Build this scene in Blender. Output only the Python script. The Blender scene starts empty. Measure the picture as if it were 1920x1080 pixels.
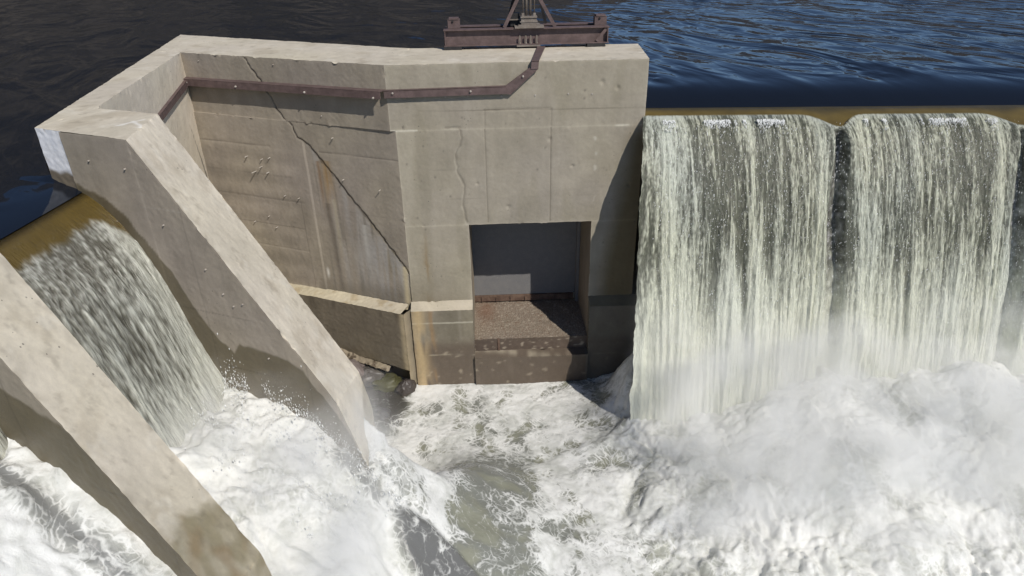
import bpy, bmesh, math, random
import numpy as np
from mathutils import Vector, Matrix

random.seed(4)
scene = bpy.context.scene
COL = scene.collection

# ------------------------------------------------------------------ camera
PITCH, ROLL, YAW = 0.491745, -0.01901, 0.0314239
F = Vector((math.sin(YAW)*math.cos(PITCH), math.cos(YAW)*math.cos(PITCH), -math.sin(PITCH)))
R = Vector((math.cos(YAW), -math.sin(YAW), 0))
U = R.cross(F)
R2 = R*math.cos(ROLL) + U*math.sin(ROLL)
U2 = -R*math.sin(ROLL) + U*math.cos(ROLL)
cd = bpy.data.cameras.new('camera')
cam = bpy.data.objects.new('camera', cd)
COL.objects.link(cam)
cd.sensor_width = 36
cd.lens = 24.089
cd.clip_start = 0.05
cd.clip_end = 2000
M = Matrix.Identity(4)
for i in range(3):
    M[i][0] = R2[i]; M[i][1] = U2[i]; M[i][2] = -F[i]
M[0][3], M[1][3], M[2][3] = 0.0, -10.675, 1.869
cam.matrix_world = M
scene.camera = cam

# ------------------------------------------------------------------ light
SUN_AZ, SUN_EL = math.radians(35), math.radians(45)
to_sun = Vector((math.sin(SUN_AZ)*math.cos(SUN_EL), -math.cos(SUN_AZ)*math.cos(SUN_EL), math.sin(SUN_EL)))
sd = bpy.data.lights.new('sun', 'SUN')
sd.energy = 3.9
sd.angle = math.radians(0.5)
sd.color = (1.0, 0.95, 0.87)
sun = bpy.data.objects.new('sun', sd)
COL.objects.link(sun)
sun.rotation_euler = to_sun.to_track_quat('Z', 'Y').to_euler()
world = bpy.data.worlds.new('World')
scene.world = world
world.use_nodes = True
wn = world.node_tree
wn.nodes.clear()
sky = wn.nodes.new('ShaderNodeTexSky')
sky.sky_type = 'NISHITA'
sky.sun_disc = False
sky.sun_elevation = SUN_EL
sky.sun_rotation = math.atan2(to_sun.x, to_sun.y)
sky.air_density = 0.7
sky.dust_density = 0.0
sky.ozone_density = 4.0
bg = wn.nodes.new('ShaderNodeBackground')
bg.inputs['Strength'].default_value = 0.095
wo = wn.nodes.new('ShaderNodeOutputWorld')
wn.links.new(sky.outputs[0], bg.inputs[0])
wn.links.new(bg.outputs[0], wo.inputs[0])
vs = scene.view_settings
vs.view_transform = 'Standard'
vs.look = 'None'
vs.exposure = 0.0
vs.gamma = 1.0
scene.cycles.use_denoising = True
scene.cycles.max_bounces = 8
scene.cycles.volume_bounces = 8
scene.cycles.transparent_max_bounces = 12
scene.cycles.volume_step_rate = 2.0

# ------------------------------------------------------------------ noise (numpy)
def _h(ix, iy, iz, s):
    n = (ix*73856093) ^ (iy*19349663) ^ (iz*83492791) ^ (s*2654435761 & 0x7fffffff)
    n = n & 0xffffffff
    n = ((n ^ (n >> 15))*2246822519) & 0xffffffff
    n = ((n ^ (n >> 13))*3266489917) & 0xffffffff
    n = n ^ (n >> 16)
    return n
def noise(P, s=0):
    """gradient noise in -1..1 for an (N,3) array"""
    P = np.asarray(P, float)
    I = np.floor(P).astype(np.int64)
    f = P - I
    w = f*f*f*(f*(f*6-15)+10)
    out = 0
    for dx in (0, 1):
        wx = w[:, 0] if dx else 1-w[:, 0]
        for dy in (0, 1):
            wy = w[:, 1] if dy else 1-w[:, 1]
            for dz in (0, 1):
                wz = w[:, 2] if dz else 1-w[:, 2]
                n = _h(I[:, 0]+dx, I[:, 1]+dy, I[:, 2]+dz, s)
                gx = ((n & 1023)/511.5-1)
                gy = (((n >> 10) & 1023)/511.5-1)
                gz = (((n >> 20) & 1023)/511.5-1)
                out = out + wx*wy*wz*(gx*(f[:, 0]-dx)+gy*(f[:, 1]-dy)+gz*(f[:, 2]-dz))
    return out*1.3
def fbm(P, s=0, o=4, g=0.5):
    a, t = 1.0, 0
    Q = np.array(P, float)
    for k in range(o):
        t = t + a*noise(Q, s+k*17)
        a *= g
        Q = Q*2.03
    return t
def billow(P, s=0, o=4, g=0.5):
    a, t, T = 1.0, 0, 0
    Q = np.array(P, float)
    for k in range(o):
        t = t + a*np.abs(noise(Q, s+k*17)); T += a
        a *= g
        Q = Q*2.1
    return t/T*2
def worley2(X, Y, s=0):
    """F1, F2-F1 of 2-d cellular noise"""
    ix, iy = np.floor(X).astype(np.int64), np.floor(Y).astype(np.int64)
    d1 = np.full(X.shape, 9.0); d2 = np.full(X.shape, 9.0)
    for a in (-1, 0, 1):
        for b in (-1, 0, 1):
            n = _h(ix+a, iy+b, ix*0, s)
            px = ix+a+(n & 1023)/1023; py = iy+b+((n >> 10) & 1023)/1023
            d = np.hypot(px-X, py-Y)
            d2 = np.where(d < d1, d1, np.minimum(d2, d)); d1 = np.minimum(d1, d)
    return d1, d2-d1
def sst(a, b, x):
    t = np.clip((x-a)/(b-a), 0, 1)
    return t*t*(3-2*t)
def v3(x, y, z):
    return np.stack(np.broadcast_arrays(x, y, z), -1).reshape(-1, 3).astype(float)
def segdist(A, B, poly, want_t=False):
    """distance of points (A,B) to a 2-d polyline"""
    d = np.full(A.shape, 1e9)
    for (x0, y0), (x1, y1) in zip(poly[:-1], poly[1:]):
        L = (x1-x0)**2+(y1-y0)**2+1e-12
        t = np.clip(((A-x0)*(x1-x0)+(B-y0)*(y1-y0))/L, 0, 1)
        d = np.minimum(d, np.hypot(A-x0-t*(x1-x0), B-y0-t*(y1-y0)))
    return d

# ------------------------------------------------------------------ mesh building
class MB:
    def __init__(self):
        self.V, self.Q, self.C, self.W, self.UV, self.n = [], [], [], [], [], 0
    def grid(self, P, C=None, W=None, UV=None, mask=None):
        """P (nv,nu,3)"""
        nv, nu = P.shape[:2]
        idx = np.arange(nv*nu).reshape(nv, nu)+self.n
        q = np.stack([idx[:-1, :-1], idx[:-1, 1:], idx[1:, 1:], idx[1:, :-1]], -1).reshape(-1, 4)
        if mask is not None:
            q = q[mask.reshape(-1)]
        N = nv*nu
        self.V.append(P.reshape(-1, 3)); self.Q.append(q)
        self.C.append(np.ones((N, 3)) if C is None else C.reshape(-1, 3))
        self.W.append(np.zeros(N) if W is None else W.reshape(-1))
        self.UV.append(np.zeros((N, 2)) if UV is None else UV.reshape(-1, 2))
        self.n += N
    def patch(self, A, B, C_, D, res, disp=0.004, col=None, wet=None, carve=None, flip=False):
        """bilinear quad A B C D (counter-clockwise seen from outside)"""
        A, B, C_, D = [np.array(p, float) for p in (A, B, C_, D)]
        lu = max(np.linalg.norm(B-A), np.linalg.norm(C_-D)); lv = max(np.linalg.norm(D-A), np.linalg.norm(C_-B))
        nu, nv = max(2, int(lu/res)+1), max(2, int(lv/res)+1)
        u, v = np.meshgrid(np.linspace(0, 1, nu), np.linspace(0, 1, nv))
        u3, v3_ = u[..., None], v[..., None]
        P = (A*(1-u3)+B*u3)*(1-v3_)+(D*(1-u3)+C_*u3)*v3_
        Nn = np.cross(B-A, D-A); Nn /= np.linalg.norm(Nn)
        p = P.reshape(-1, 3)
        ed = np.minimum(np.minimum(u*lu, (1-u)*lu), np.minimum(v*lv, (1-v)*lv)).reshape(-1)
        base = p.copy()
        if disp:
            dv = np.stack([fbm(base*2.2, 3, 2), fbm(base*2.2, 31, 2), fbm(base*2.2, 61, 2)], -1)*disp
            dv += np.stack([noise(base*17, 5), noise(base*17, 35), noise(base*17, 65)], -1)*disp*0.8
            chip = sst(0.12, 0.5, noise(base*5, 301))*np.exp(-ed/0.022)
            dv += np.stack([noise(base*12, 311), noise(base*12, 312), noise(base*12, 313)-.3], -1)*(0.035*chip*(disp < 0.0065))[:, None]
            p = p+dv
        if carve is not None:
            p = p+Nn*carve(base, ed)[:, None]
        c = np.ones((len(p), 3))*0.3 if col is None else col(base, ed)
        w = None if wet is None else wet(base, ed)
        self.grid(p.reshape(P.shape), c, w)
    def box(self, x0, x1, y0, y1, z0, z1, res=0.5, disp=0, col=None, skip=''):
        c = [(x0, y0), (x1, y0), (x1, y1), (x0, y1)]
        for k, nm in enumerate('srnl'):
            if nm in skip: continue
            a, b = c[k], c[(k+1) % 4]
            self.patch((*a, z0), (*b, z0), (*b, z1), (*a, z1), res, disp, col)
        if 't' not in skip:
            self.patch((x0, y0, z1), (x1, y0, z1), (x1, y1, z1), (x0, y1, z1), res, disp, col)
        if 'b' not in skip:
            self.patch((x0, y1, z0), (x1, y1, z0), (x1, y0, z0), (x0, y0, z0), res, disp, col)
    def obox(self, a, b, w, h, up=(0, 0, 1), c=None):
        """bar from a to b, width w across, height h along up"""
        a, b, up = np.array(a, float), np.array(b, float), np.array(up, float)
        d = (b-a)/np.linalg.norm(b-a); s = np.cross(d, up); s /= np.linalg.norm(s); t = np.cross(s, d)
        o = [a+s*w/2*i+t*h/2*j for i, j in ((-1, -1), (1, -1), (1, 1), (-1, 1))]
        e = [x+(b-a) for x in o]
        for k in range(4):
            l = (k+1) % 4
            self.grid(np.array([[o[k], e[k]], [o[l], e[l]]])[::-1])
        self.grid(np.array([[o[0], o[1]], [o[3], o[2]]])); self.grid(np.array([[e[1], e[0]], [e[2], e[3]]]))
    def tube(self, pts, r, n=12, cap=True):
        pts = [np.array(p, float) for p in pts]
        rings = []
        for i, p in enumerate(pts):
            d = pts[min(i+1, len(pts)-1)]-pts[max(i-1, 0)]; d /= np.linalg.norm(d)
            k = np.array([0, 0, 1.]) if abs(d[2]) < .9 else np.array([1., 0, 0])
            s = np.cross(d, k); s /= np.linalg.norm(s); t = np.cross(s, d)
            th = np.linspace(0, 2*np.pi, n+1)
            rr = r[i] if hasattr(r, '__len__') else r
            rings.append(p+rr*(np.cos(th)[:, None]*s+np.sin(th)[:, None]*t))
        if cap:
            rings = [np.repeat(pts[0][None], n+1, 0)]+rings+[np.repeat(pts[-1][None], n+1, 0)]
        self.grid(np.array(rings))
    def build(self, name, mat, parent=None, smooth=True, label=None, loc=None):
        V = np.concatenate(self.V); Q = np.concatenate(self.Q)
        me = bpy.data.meshes.new(name)
        org = np.zeros(3) if loc is None else np.array(loc, float)
        me.vertices.add(len(V)); me.vertices.foreach_set('co', (V-org).astype(np.float32).ravel())
        me.loops.add(len(Q)*4); me.loops.foreach_set('vertex_index', Q.astype(np.int32).ravel())
        me.polygons.add(len(Q)); me.polygons.foreach_set('loop_start', np.arange(0, len(Q)*4, 4, dtype=np.int32))
        me.update(calc_edges=True)
        me.polygons.foreach_set('use_smooth', np.full(len(Q), smooth))
        C = np.concatenate(self.C); W = np.concatenate(self.W)
        a = me.attributes.new('Col', 'FLOAT_COLOR', 'POINT')
        a.data.foreach_set('color', np.concatenate([np.clip(C, 0, 1), np.ones((len(C), 1))], 1).astype(np.float32).ravel())
        a = me.attributes.new('wet', 'FLOAT', 'POINT'); a.data.foreach_set('value', W.astype(np.float32))
        uv = np.concatenate(self.UV)
        if uv.any():
            a = me.attributes.new('flow', 'FLOAT_VECTOR', 'POINT')
            a.data.foreach_set('vector', np.concatenate([uv, np.zeros((len(uv), 1))], 1).astype(np.float32).ravel())
        me.validate()
        me.materials.append(mat)
        o = bpy.data.objects.new(name, me)
        if loc is not None: o.location = loc
        if parent is not None:
            o.parent = parent
        if label: o['label'] = label
        COL.objects.link(o)
        return o
def tag(o, label=None, cat=None, group=None, kind=None):
    if label: o['label'] = label
    if cat: o['category'] = cat
    if group: o['group'] = group
    if kind: o['kind'] = kind
    return o
def empty(name, loc):
    o = bpy.data.objects.new(name, None)
    o.location = (0, 0, 0)
    o.empty_display_size = 0.2
    COL.objects.link(o)
    return o

# ------------------------------------------------------------------ materials
def newmat(name):
    m = bpy.data.materials.new(name); m.use_nodes = True
    nt = m.node_tree; nt.nodes.clear()
    o = nt.nodes.new('ShaderNodeOutputMaterial'); b = nt.nodes.new('ShaderNodeBsdfPrincipled')
    nt.links.new(b.outputs[0], o.inputs[0])
    return m, nt, b, o
def nd(nt, t, **k):
    n = nt.nodes.new(t)
    for a, v in k.items(): setattr(n, a, v)
    return n
def mathn(nt, op, a, b=None, c=None, clamp=False):
    n = nt.nodes.new('ShaderNodeMath'); n.operation = op; n.use_clamp = clamp
    for i, v in enumerate((a, b, c)):
        if v is None: continue
        if isinstance(v, (int, float)): n.inputs[i].default_value = v
        else: nt.links.new(v, n.inputs[i])
    return n.outputs[0]
def texn(nt, vec, scale, detail=4, rough=0.55, dist=0.0):
    n = nt.nodes.new('ShaderNodeTexNoise')
    n.inputs['Scale'].default_value = scale; n.inputs['Detail'].default_value = detail
    n.inputs['Roughness'].default_value = rough; n.inputs['Distortion'].default_value = dist
    if vec is not None: nt.links.new(vec, n.inputs['Vector'])
    return n.outputs['Fac']
def mapn(nt, vec, scale=(1, 1, 1), rot=(0, 0, 0)):
    n = nt.nodes.new('ShaderNodeMapping')
    n.inputs['Scale'].default_value = scale; n.inputs['Rotation'].default_value = rot
    nt.links.new(vec, n.inputs['Vector'])
    return n.outputs[0]
def mix(nt, f, a, b, mode='MIX'):
    n = nt.nodes.new('ShaderNodeMix'); n.data_type = 'RGBA'; n.blend_type = mode
    for s, v in ((n.inputs[0], f), (n.inputs[6], a), (n.inputs[7], b)):
        if isinstance(v, (int, float)): s.default_value = v
        elif isinstance(v, tuple): s.default_value = (*v, 1)[:4]
        else: nt.links.new(v, s)
    return n.outputs[2]
def mr(nt, v, a, b, c=0.0, d=1.0, smooth=True):
    n = nt.nodes.new('ShaderNodeMapRange')
    if smooth: n.interpolation_type = 'SMOOTHSTEP'
    nt.links.new(v, n.inputs[0])
    for i, x in zip((1, 2, 3, 4), (a, b, c, d)): n.inputs[i].default_value = x
    return n.outputs[0]
def bump(nt, h, strength, dist, prev=None):
    n = nt.nodes.new('ShaderNodeBump'); n.inputs['Strength'].default_value = strength
    n.inputs['Distance'].default_value = dist
    nt.links.new(h, n.inputs['Height'])
    if prev is not None: nt.links.new(prev, n.inputs['Normal'])
    return n.outputs[0]

def concrete_mat():
    m, nt, b, o = newmat('weathered_concrete')
    at = nd(nt, 'ShaderNodeAttribute', attribute_name='Col')
    aw = nd(nt, 'ShaderNodeAttribute', attribute_name='wet')
    g = nd(nt, 'ShaderNodeNewGeometry')
    P = g.outputs['Position']
    n1 = texn(nt, P, 34, 5, 0.65)
    n2 = texn(nt, P, 5, 5, 0.6)
    c = mix(nt, 1.0, at.outputs['Color'], mix(nt, n1, (0.87, 0.87, 0.88), (1.13, 1.13, 1.12)), 'MULTIPLY')
    c = mix(nt, 1.0, c, mix(nt, n2, (0.86, 0.85, 0.83), (1.14, 1.14, 1.15)), 'MULTIPLY')
    vo = nd(nt, 'ShaderNodeTexVoronoi'); vo.inputs['Scale'].default_value = 13
    nt.links.new(P, vo.inputs['Vector'])
    big = texn(nt, P, 1.6, 2)
    rr = mathn(nt, 'MULTIPLY', mr(nt, big, 0.46, 0.72), 0.13)
    pore = mathn(nt, 'LESS_THAN', vo.outputs['Distance'], rr)
    c = mix(nt, mathn(nt, 'MULTIPLY', pore, 0.6), c, (0.07, 0.065, 0.06))
    nt.links.new(c, b.inputs['Base Color'])
    nt.links.new(mr(nt, aw.outputs['Fac'], 0, 1, 0.88, 0.42), b.inputs['Roughness'])
    b.inputs['Specular IOR Level'].default_value = 0.35
    h = mathn(nt, 'ADD', texn(nt, P, 60, 6, 0.7), mathn(nt, 'MULTIPLY', n2, 1.2))
    h = mathn(nt, 'SUBTRACT', h, mathn(nt, 'MULTIPLY', pore, 1.0))
    nt.links.new(bump(nt, h, 0.28, 0.006), b.inputs['Normal'])
    return m
def steel_mat(name, c1, c2, rough=0.6):
    m, nt, b, o = newmat(name)
    g = nd(nt, 'ShaderNodeNewGeometry'); P = g.outputs['Position']
    n = texn(nt, P, 9, 6, 0.7)
    n2 = texn(nt, P, 70, 4, 0.6)
    c = mix(nt, mr(nt, n, 0.35, 0.68), c1, c2)
    c = mix(nt, 1.0, c, mix(nt, n2, (0.75, 0.75, 0.75), (1.25, 1.25, 1.25)), 'MULTIPLY')
    nt.links.new(c, b.inputs['Base Color'])
    b.inputs['Roughness'].default_value = rough
    nt.links.new(bump(nt, n2, 0.3, 0.003), b.inputs['Normal'])
    return m
def reservoir_mat():
    m, nt, b, o = newmat('reservoir_water')
    at = nd(nt, 'ShaderNodeAttribute', attribute_name='Col')
    g = nd(nt, 'ShaderNodeNewGeometry'); P = g.outputs['Position']
    nt.links.new(at.outputs['Color'], b.inputs['Base Color'])
    b.inputs['Roughness'].default_value = 0.06
    b.inputs['IOR'].default_value = 1.33
    aw = nd(nt, 'ShaderNodeAttribute', attribute_name='wet')      # 1 = full ripples, 0 = drawn smooth over the crest
    q = mapn(nt, P, (1.0, 1.0, 1.0), (0, 0, math.radians(-24)))
    q = mapn(nt, q, (1.9, 0.8, 1.0))
    h1 = texn(nt, q, 0.36, 2, 0.45, 1.4)
    h2 = texn(nt, q, 1.9, 2, 0.45, 0.8)
    h = mathn(nt, 'ADD', mathn(nt, 'MULTIPLY', h1, 1.0), mathn(nt, 'MULTIPLY', h2, 0.07))
    bn = nt.nodes.new('ShaderNodeBump'); bn.inputs['Distance'].default_value = 0.24
    nt.links.new(h, bn.inputs['Height'])
    nt.links.new(mr(nt, aw.outputs['Fac'], 0, 1, 0.06, 0.8), bn.inputs['Strength'])
    nt.links.new(bn.outputs[0], b.inputs['Normal'])
    return m
def fall_mat():
    m, nt, b, o = newmat('falling_water')
    at = nd(nt, 'ShaderNodeAttribute', attribute_name='Col')
    af = nd(nt, 'ShaderNodeAttribute', attribute_name='flow')
    aw = nd(nt, 'ShaderNodeAttribute', attribute_name='wet')
    q = mapn(nt, af.outputs['Vector'], (38, 4.0, 1))
    q2 = mapn(nt, af.outputs['Vector'], (90, 16, 1))
    n1 = texn(nt, q, 1.0, 4, 0.6, 0.6)
    n2 = texn(nt, q2, 1.0, 3, 0.6, 0.3)
    s = mathn(nt, 'ADD', mathn(nt, 'MULTIPLY', n1, 0.6), mathn(nt, 'MULTIPLY', n2, 0.4))
    amp = aw.outputs['Fac']
    t = mathn(nt, 'MULTIPLY', mathn(nt, 'SUBTRACT', s, 0.5), amp)
    f = mathn(nt, 'MULTIPLY_ADD', t, 6.0, 0.5, clamp=True)
    dark = mix(nt, 1.0, at.outputs['Color'], (0.36, 0.36, 0.33), 'MULTIPLY')
    lite = mix(nt, 1.0, at.outputs['Color'], (1.45, 1.45, 1.38), 'MULTIPLY')
    c = mix(nt, amp, at.outputs['Color'], mix(nt, f, dark, lite))
    nt.links.new(c, b.inputs['Base Color'])
    sf = nt.nodes.new('ShaderNodeSeparateXYZ'); nt.links.new(af.outputs['Vector'], sf.inputs[0])
    nt.links.new(mr(nt, sf.outputs[1], 0, 1.2, 0.12, 0.20), b.inputs['Roughness'])
    b.inputs['IOR'].default_value = 1.33
    b.inputs['Specular IOR Level'].default_value = 1.0
    nt.links.new(bump(nt, s, 0.8, 0.05), b.inputs['Normal'])
    return m
def foam_mat():
    m, nt, b, o = newmat('churned_foam')
    af = nd(nt, 'ShaderNodeAttribute', attribute_name='wet')     # foam cover
    at = nd(nt, 'ShaderNodeAttribute', attribute_name='Col')
    g = nd(nt, 'ShaderNodeNewGeometry'); P = g.outputs['Position']
    n1 = texn(nt, P, 6, 6, 0.65, 1.2)
    n2 = texn(nt, P, 26, 4, 0.65, 0.8)
    s = mathn(nt, 'ADD', mathn(nt, 'MULTIPLY', n1, 0.65), mathn(nt, 'MULTIPLY', n2, 0.35))
    wn_ = nt.nodes.new('ShaderNodeTexNoise'); wn_.inputs['Scale'].default_value = 1.6; wn_.inputs['Detail'].default_value = 4
    nt.links.new(P, wn_.inputs['Vector'])
    wv = nt.nodes.new('ShaderNodeVectorMath'); wv.operation = 'MULTIPLY_ADD'
    nt.links.new(wn_.outputs['Color'], wv.inputs[0]); wv.inputs[1].default_value = (.9, .9, .9); nt.links.new(P, wv.inputs[2])
    lace = None
    for sc_, w_ in ((3.2, .10), (8.5, .13)):
        vo = nt.nodes.new('ShaderNodeTexVoronoi'); vo.feature = 'DISTANCE_TO_EDGE'; vo.inputs['Scale'].default_value = sc_
        nt.links.new(wv.outputs[0], vo.inputs['Vector'])
        l_ = mr(nt, vo.outputs['Distance'], 0.0, w_, 1.0, 0.0)
        lace = l_ if lace is None else mathn(nt, 'MAXIMUM', lace, mathn(nt, 'MULTIPLY', l_, 0.75))
    v = mathn(nt, 'ADD', af.outputs['Fac'], mathn(nt, 'MULTIPLY', mathn(nt, 'SUBTRACT', s, 0.5), 1.3))
    v = mathn(nt, 'ADD', v, mathn(nt, 'MULTIPLY', mathn(nt, 'SUBTRACT', lace, 0.35), 0.50))
    f = mr(nt, v, 0.15, 0.95)
    n3 = texn(nt, P, 1.1, 6, 0.62, 0.9)
    n4 = texn(nt, P, 3.2, 5, 0.6, 1.5)
    white = mix(nt, mr(nt, mathn(nt, 'ADD', mathn(nt, 'MULTIPLY', n3, .6), mathn(nt, 'MULTIPLY', n4, .4)), 0.36, 0.58), (0.52, 0.525, 0.485), (0.76, 0.757, 0.725))
    nt.links.new(mix(nt, f, at.outputs['Color'], white), b.inputs['Base Color'])
    nt.links.new(mr(nt, f, 0, 1, 0.12, 0.75), b.inputs['Roughness'])
    b.inputs['IOR'].default_value = 1.33
    h = mathn(nt, 'ADD', s, mathn(nt, 'MULTIPLY', f, 0.15))
    nt.links.new(bump(nt, h, 0.35, 0.04), b.inputs['Normal'])
    return m
CONC = concrete_mat()
STEEL = steel_mat('brown_painted_steel', (0.092, 0.062, 0.057), (0.14, 0.096, 0.09))
DARKSTEEL = steel_mat('blackened_steel', (0.016, 0.015, 0.016), (0.03, 0.027, 0.026))
PALESTEEL = steel_mat('dusty_steel', (0.17, 0.14, 0.115), (0.24, 0.21, 0.18))
GATESTEEL = steel_mat('gate_steel', (0.155, 0.153, 0.155), (0.175, 0.17, 0.168), 0.85)
RUST = steel_mat('rusted_steel', (0.085, 0.05, 0.035), (0.16, 0.105, 0.075), 0.9)
BOLT = steel_mat('bright_bolt', (0.34, 0.30, 0.26), (0.5, 0.46, 0.41), 0.45)
RESV = reservoir_mat()
FALL = fall_mat()
FOAM = foam_mat()

# ------------------------------------------------------------------ concrete colouring
def tint(p, base, s=0, k=1.0):
    n1 = fbm(p*0.9, 100+s, 3); n2 = fbm(p*np.array([5, 5, 1.1]), 140+s, 3); n3 = fbm(p*3.5, 160+s, 3)
    v = 1+k*(0.13*n1+0.09*n2+0.07*n3)
    c = np.array(base)[None]*v[:, None]
    w = fbm(p*0.7, 180+s, 2)
    c[:, 2] *= 1-0.06*w*k
    return c
def edgewear(c, ed, amt=0.18, w=0.025):
    return c*(1+amt*np.exp(-ed/w))[:, None]
def lerp(c, col, f):
    f = np.clip(f, 0, 1)[:, None]
    return c*(1-f)+np.array(col)[None]*f
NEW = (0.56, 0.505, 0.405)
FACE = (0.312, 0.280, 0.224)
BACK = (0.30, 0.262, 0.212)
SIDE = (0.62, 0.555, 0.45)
def stains(c, p, k=1.0):
    n = fbm(p*1.7+4, 501, 5, 0.6)
    c = lerp(c, (0.40, 0.34, 0.25), k*0.45*sst(0.15, 0.6, n))
    n = fbm(p*5.5+2, 511, 4, 0.65)
    c = lerp(c, (0.30, 0.26, 0.2), k*0.40*sst(0.35, 0.75, n))
    return lerp(c, (0.70, 0.66, 0.57), k*0.35*sst(0.3, 0.7, fbm(p*3+9, 521, 4, 0.6)))
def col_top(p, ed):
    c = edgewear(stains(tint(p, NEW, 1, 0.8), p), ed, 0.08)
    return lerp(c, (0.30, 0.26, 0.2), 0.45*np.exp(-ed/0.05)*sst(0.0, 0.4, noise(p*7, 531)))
def col_side(p, ed):
    c = tint(p, SIDE, 2, 0.8)
    d = segdist(p[:, 1], p[:, 2], [(1.25, -1.15), (1.42, -1.7), (1.55, -2.2)])+(p[:, 0] > -4.9)*9
    c = lerp(c, (0.05, 0.045, 0.04), np.exp(-(d/(0.008+0.02*sst(1.3, 2.1, -p[:, 2])))**2))
    return edgewear(c, ed, 0.1)
XA, XB, BE = -1.522, 2.478, 0.43167
CB, SB = math.cos(BE), math.sin(BE)
crack2 = [(-0.66, -0.97), (-0.44, -0.98), (-0.41, -1.16), (-0.52, -1.40), (-0.51, -1.67), (-0.40, -1.94), (-0.45, -2.27), (-0.40, -2.6)]
def front_tx(p):
    x, z = p[:, 0], p[:, 2]
    j = 0.02*noise(p*9, 7)
    return x+j, z+0.02*noise(p*9, 8)
_r = random.Random(9)
PITS = [(_r.uniform(XA+.1, XB-.1), _r.uniform(-3.9, -.12), _r.choice((.007, .009, .012, .018))) for _ in range(70)]
def col_front(p, ed):
    c = tint(p, FACE, 3)
    x, z = front_tx(p)
    # lighter newer band at the top, bleached left strip, olive panels
    c = lerp(c, (0.36, 0.325, 0.25), 0.6*sst(-0.55, -0.45, p[:, 2])*0.5)
    c = lerp(c, (0.37, 0.335, 0.26), 0.55*(1-sst(-1.18, -1.12, x))*(1-sst(-1.03, -0.98, p[:, 2])))
    c = lerp(c, (0.24, 0.215, 0.155), 0.35*sst(0.55, 0.9, fbm(v3(x*2.2, 0, z*0.5), 9, 2)+0.5))
    for a, w in ((-0.04, 0.006), (1.0, 0.006)):
        m = np.exp(-((p[:, 0]-a)/w)**2)*(p[:, 2] < -0.7)*(p[:, 2] > -2.6)
        c = lerp(c, (0.15, 0.13, 0.1), 0.75*m)
    m = np.exp(-((p[:, 2]+0.71+0.01*p[:, 0])/0.007)**2)*(p[:, 0] > -1.06)*sst(-0.35, 0.1, noise(v3(x*1.5, 0, 0), 4)+0.35)
    c = lerp(c, (0.14, 0.12, 0.09), 0.6*m+0.4*m*(p[:, 0] > -0.05)*(p[:, 0] < 1.0))
    for zz in (-1.65, -2.15, -3.1):
        m = np.exp(-((p[:, 2]-zz)/0.008)**2)*sst(0.0, 0.4, noise(v3(x*1.1, 0, zz), 12))
        c = lerp(c, (0.17, 0.15, 0.12), 0.5*m)
    d = segdist(x, z, crack2)
    k = sst(-0.3, 0.2, noise(p*6, 21))
    c = lerp(c, (0.42, 0.39, 0.32), 0.6*np.exp(-(d/0.035)**2)*k)
    c = lerp(c, (0.16, 0.14, 0.11), 0.55*np.exp(-(d/0.012)**2))
    d = segdist(x, z, [(1.70, -1.1), (1.73, -1.56), (1.72, -2.5)])
    c = lerp(c, (0.48, 0.45, 0.38), 0.8*np.exp(-(d/0.025)**2)*sst(0.05, 0.4, noise(p*8, 22)))
    for a, b_, r_ in PITS:
        d = np.hypot((p[:, 0]-a)*1.2, p[:, 2]-b_)
        c = lerp(c, (0.13, 0.115, 0.095), 0.75*np.exp(-(d/r_)**2))
    # bright repair bead along the step at the left, and the right end
    m = np.exp(-((p[:, 2]+1.0)/0.014)**2)*((p[:, 0] < -1.1)+(p[:, 0] > 1.9)*sst(-0.1, 0.3, noise(v3(x*4, 0, 0), 5)))
    c = lerp(c, (0.55, 0.52, 0.43), 0.75*m)
    # weather streaks under the top edge
    m = sst(0.1, 0.6, noise(v3(x*5, 0, z*0.6), 31))*np.exp(p[:, 2]/0.5)
    c = lerp(c, (0.22, 0.19, 0.15), 0.3*m)
    # damp brown streak down the left
    m = np.exp(-((x+1.13+0.03*np.sin(z*3))/0.05)**2)*sst(-2.2, -3.2, -0*z+z)*1.0
    m = np.exp(-((x+1.13)/0.05)**2)*(1-sst(-3.4, -2.4, z))
    c = lerp(c, (0.24, 0.17, 0.085), 0.65*m*sst(-0.4, 0.3, noise(v3(x*14, 0, z*2), 33)))
    c = lerp(c, (0.17, 0.145, 0.10), 0.6*(1-sst(-4.05, -3.2, z+0.5*(x+1.5)))*(x < -0.4))
    # wet olive patch by the falls, with the sheet's cast shadow painted in
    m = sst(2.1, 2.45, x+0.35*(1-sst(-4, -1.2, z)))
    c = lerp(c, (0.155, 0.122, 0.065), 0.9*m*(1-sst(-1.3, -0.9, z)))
    return edgewear(c, ed, 0.22, 0.018)
def carve_front(p, ed):
    x, z = front_tx(p)
    d = segdist(x, z, crack2)
    k = -0.012*np.exp(-(d/0.016)**2)
    for a in (-0.04, 1.0):
        k = k-0.005*np.exp(-((p[:, 0]-a)/0.012)**2)*(p[:, 2] < -0.7)*(p[:, 2] > -2.6)
    k = k-0.008*np.exp(-((p[:, 2]+0.71)/0.014)**2)*(p[:, 0] > -0.05)*(p[:, 0] < 1.0)
    for a, b, r_ in PITS[::2]: k = k-0.008*np.exp(-(np.hypot(p[:, 0]-a, p[:, 2]-b)/r_)**2)
    # a few small spalls
    for a, b, r in ((2.02, -0.42, .03), (1.78, -0.33, .035), (0.98, -1.2, .03), (1.35, -1.65, .025), (0.3, -2.32, .03), (2.3, -2.0, .03), (-0.2, -1.9, .02)):
        k = k-0.02*np.exp(-(np.hypot(p[:, 0]-a, p[:, 2]-b)/r)**2)
    return k*np.clip(ed/0.03, 0, 1)
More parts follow.
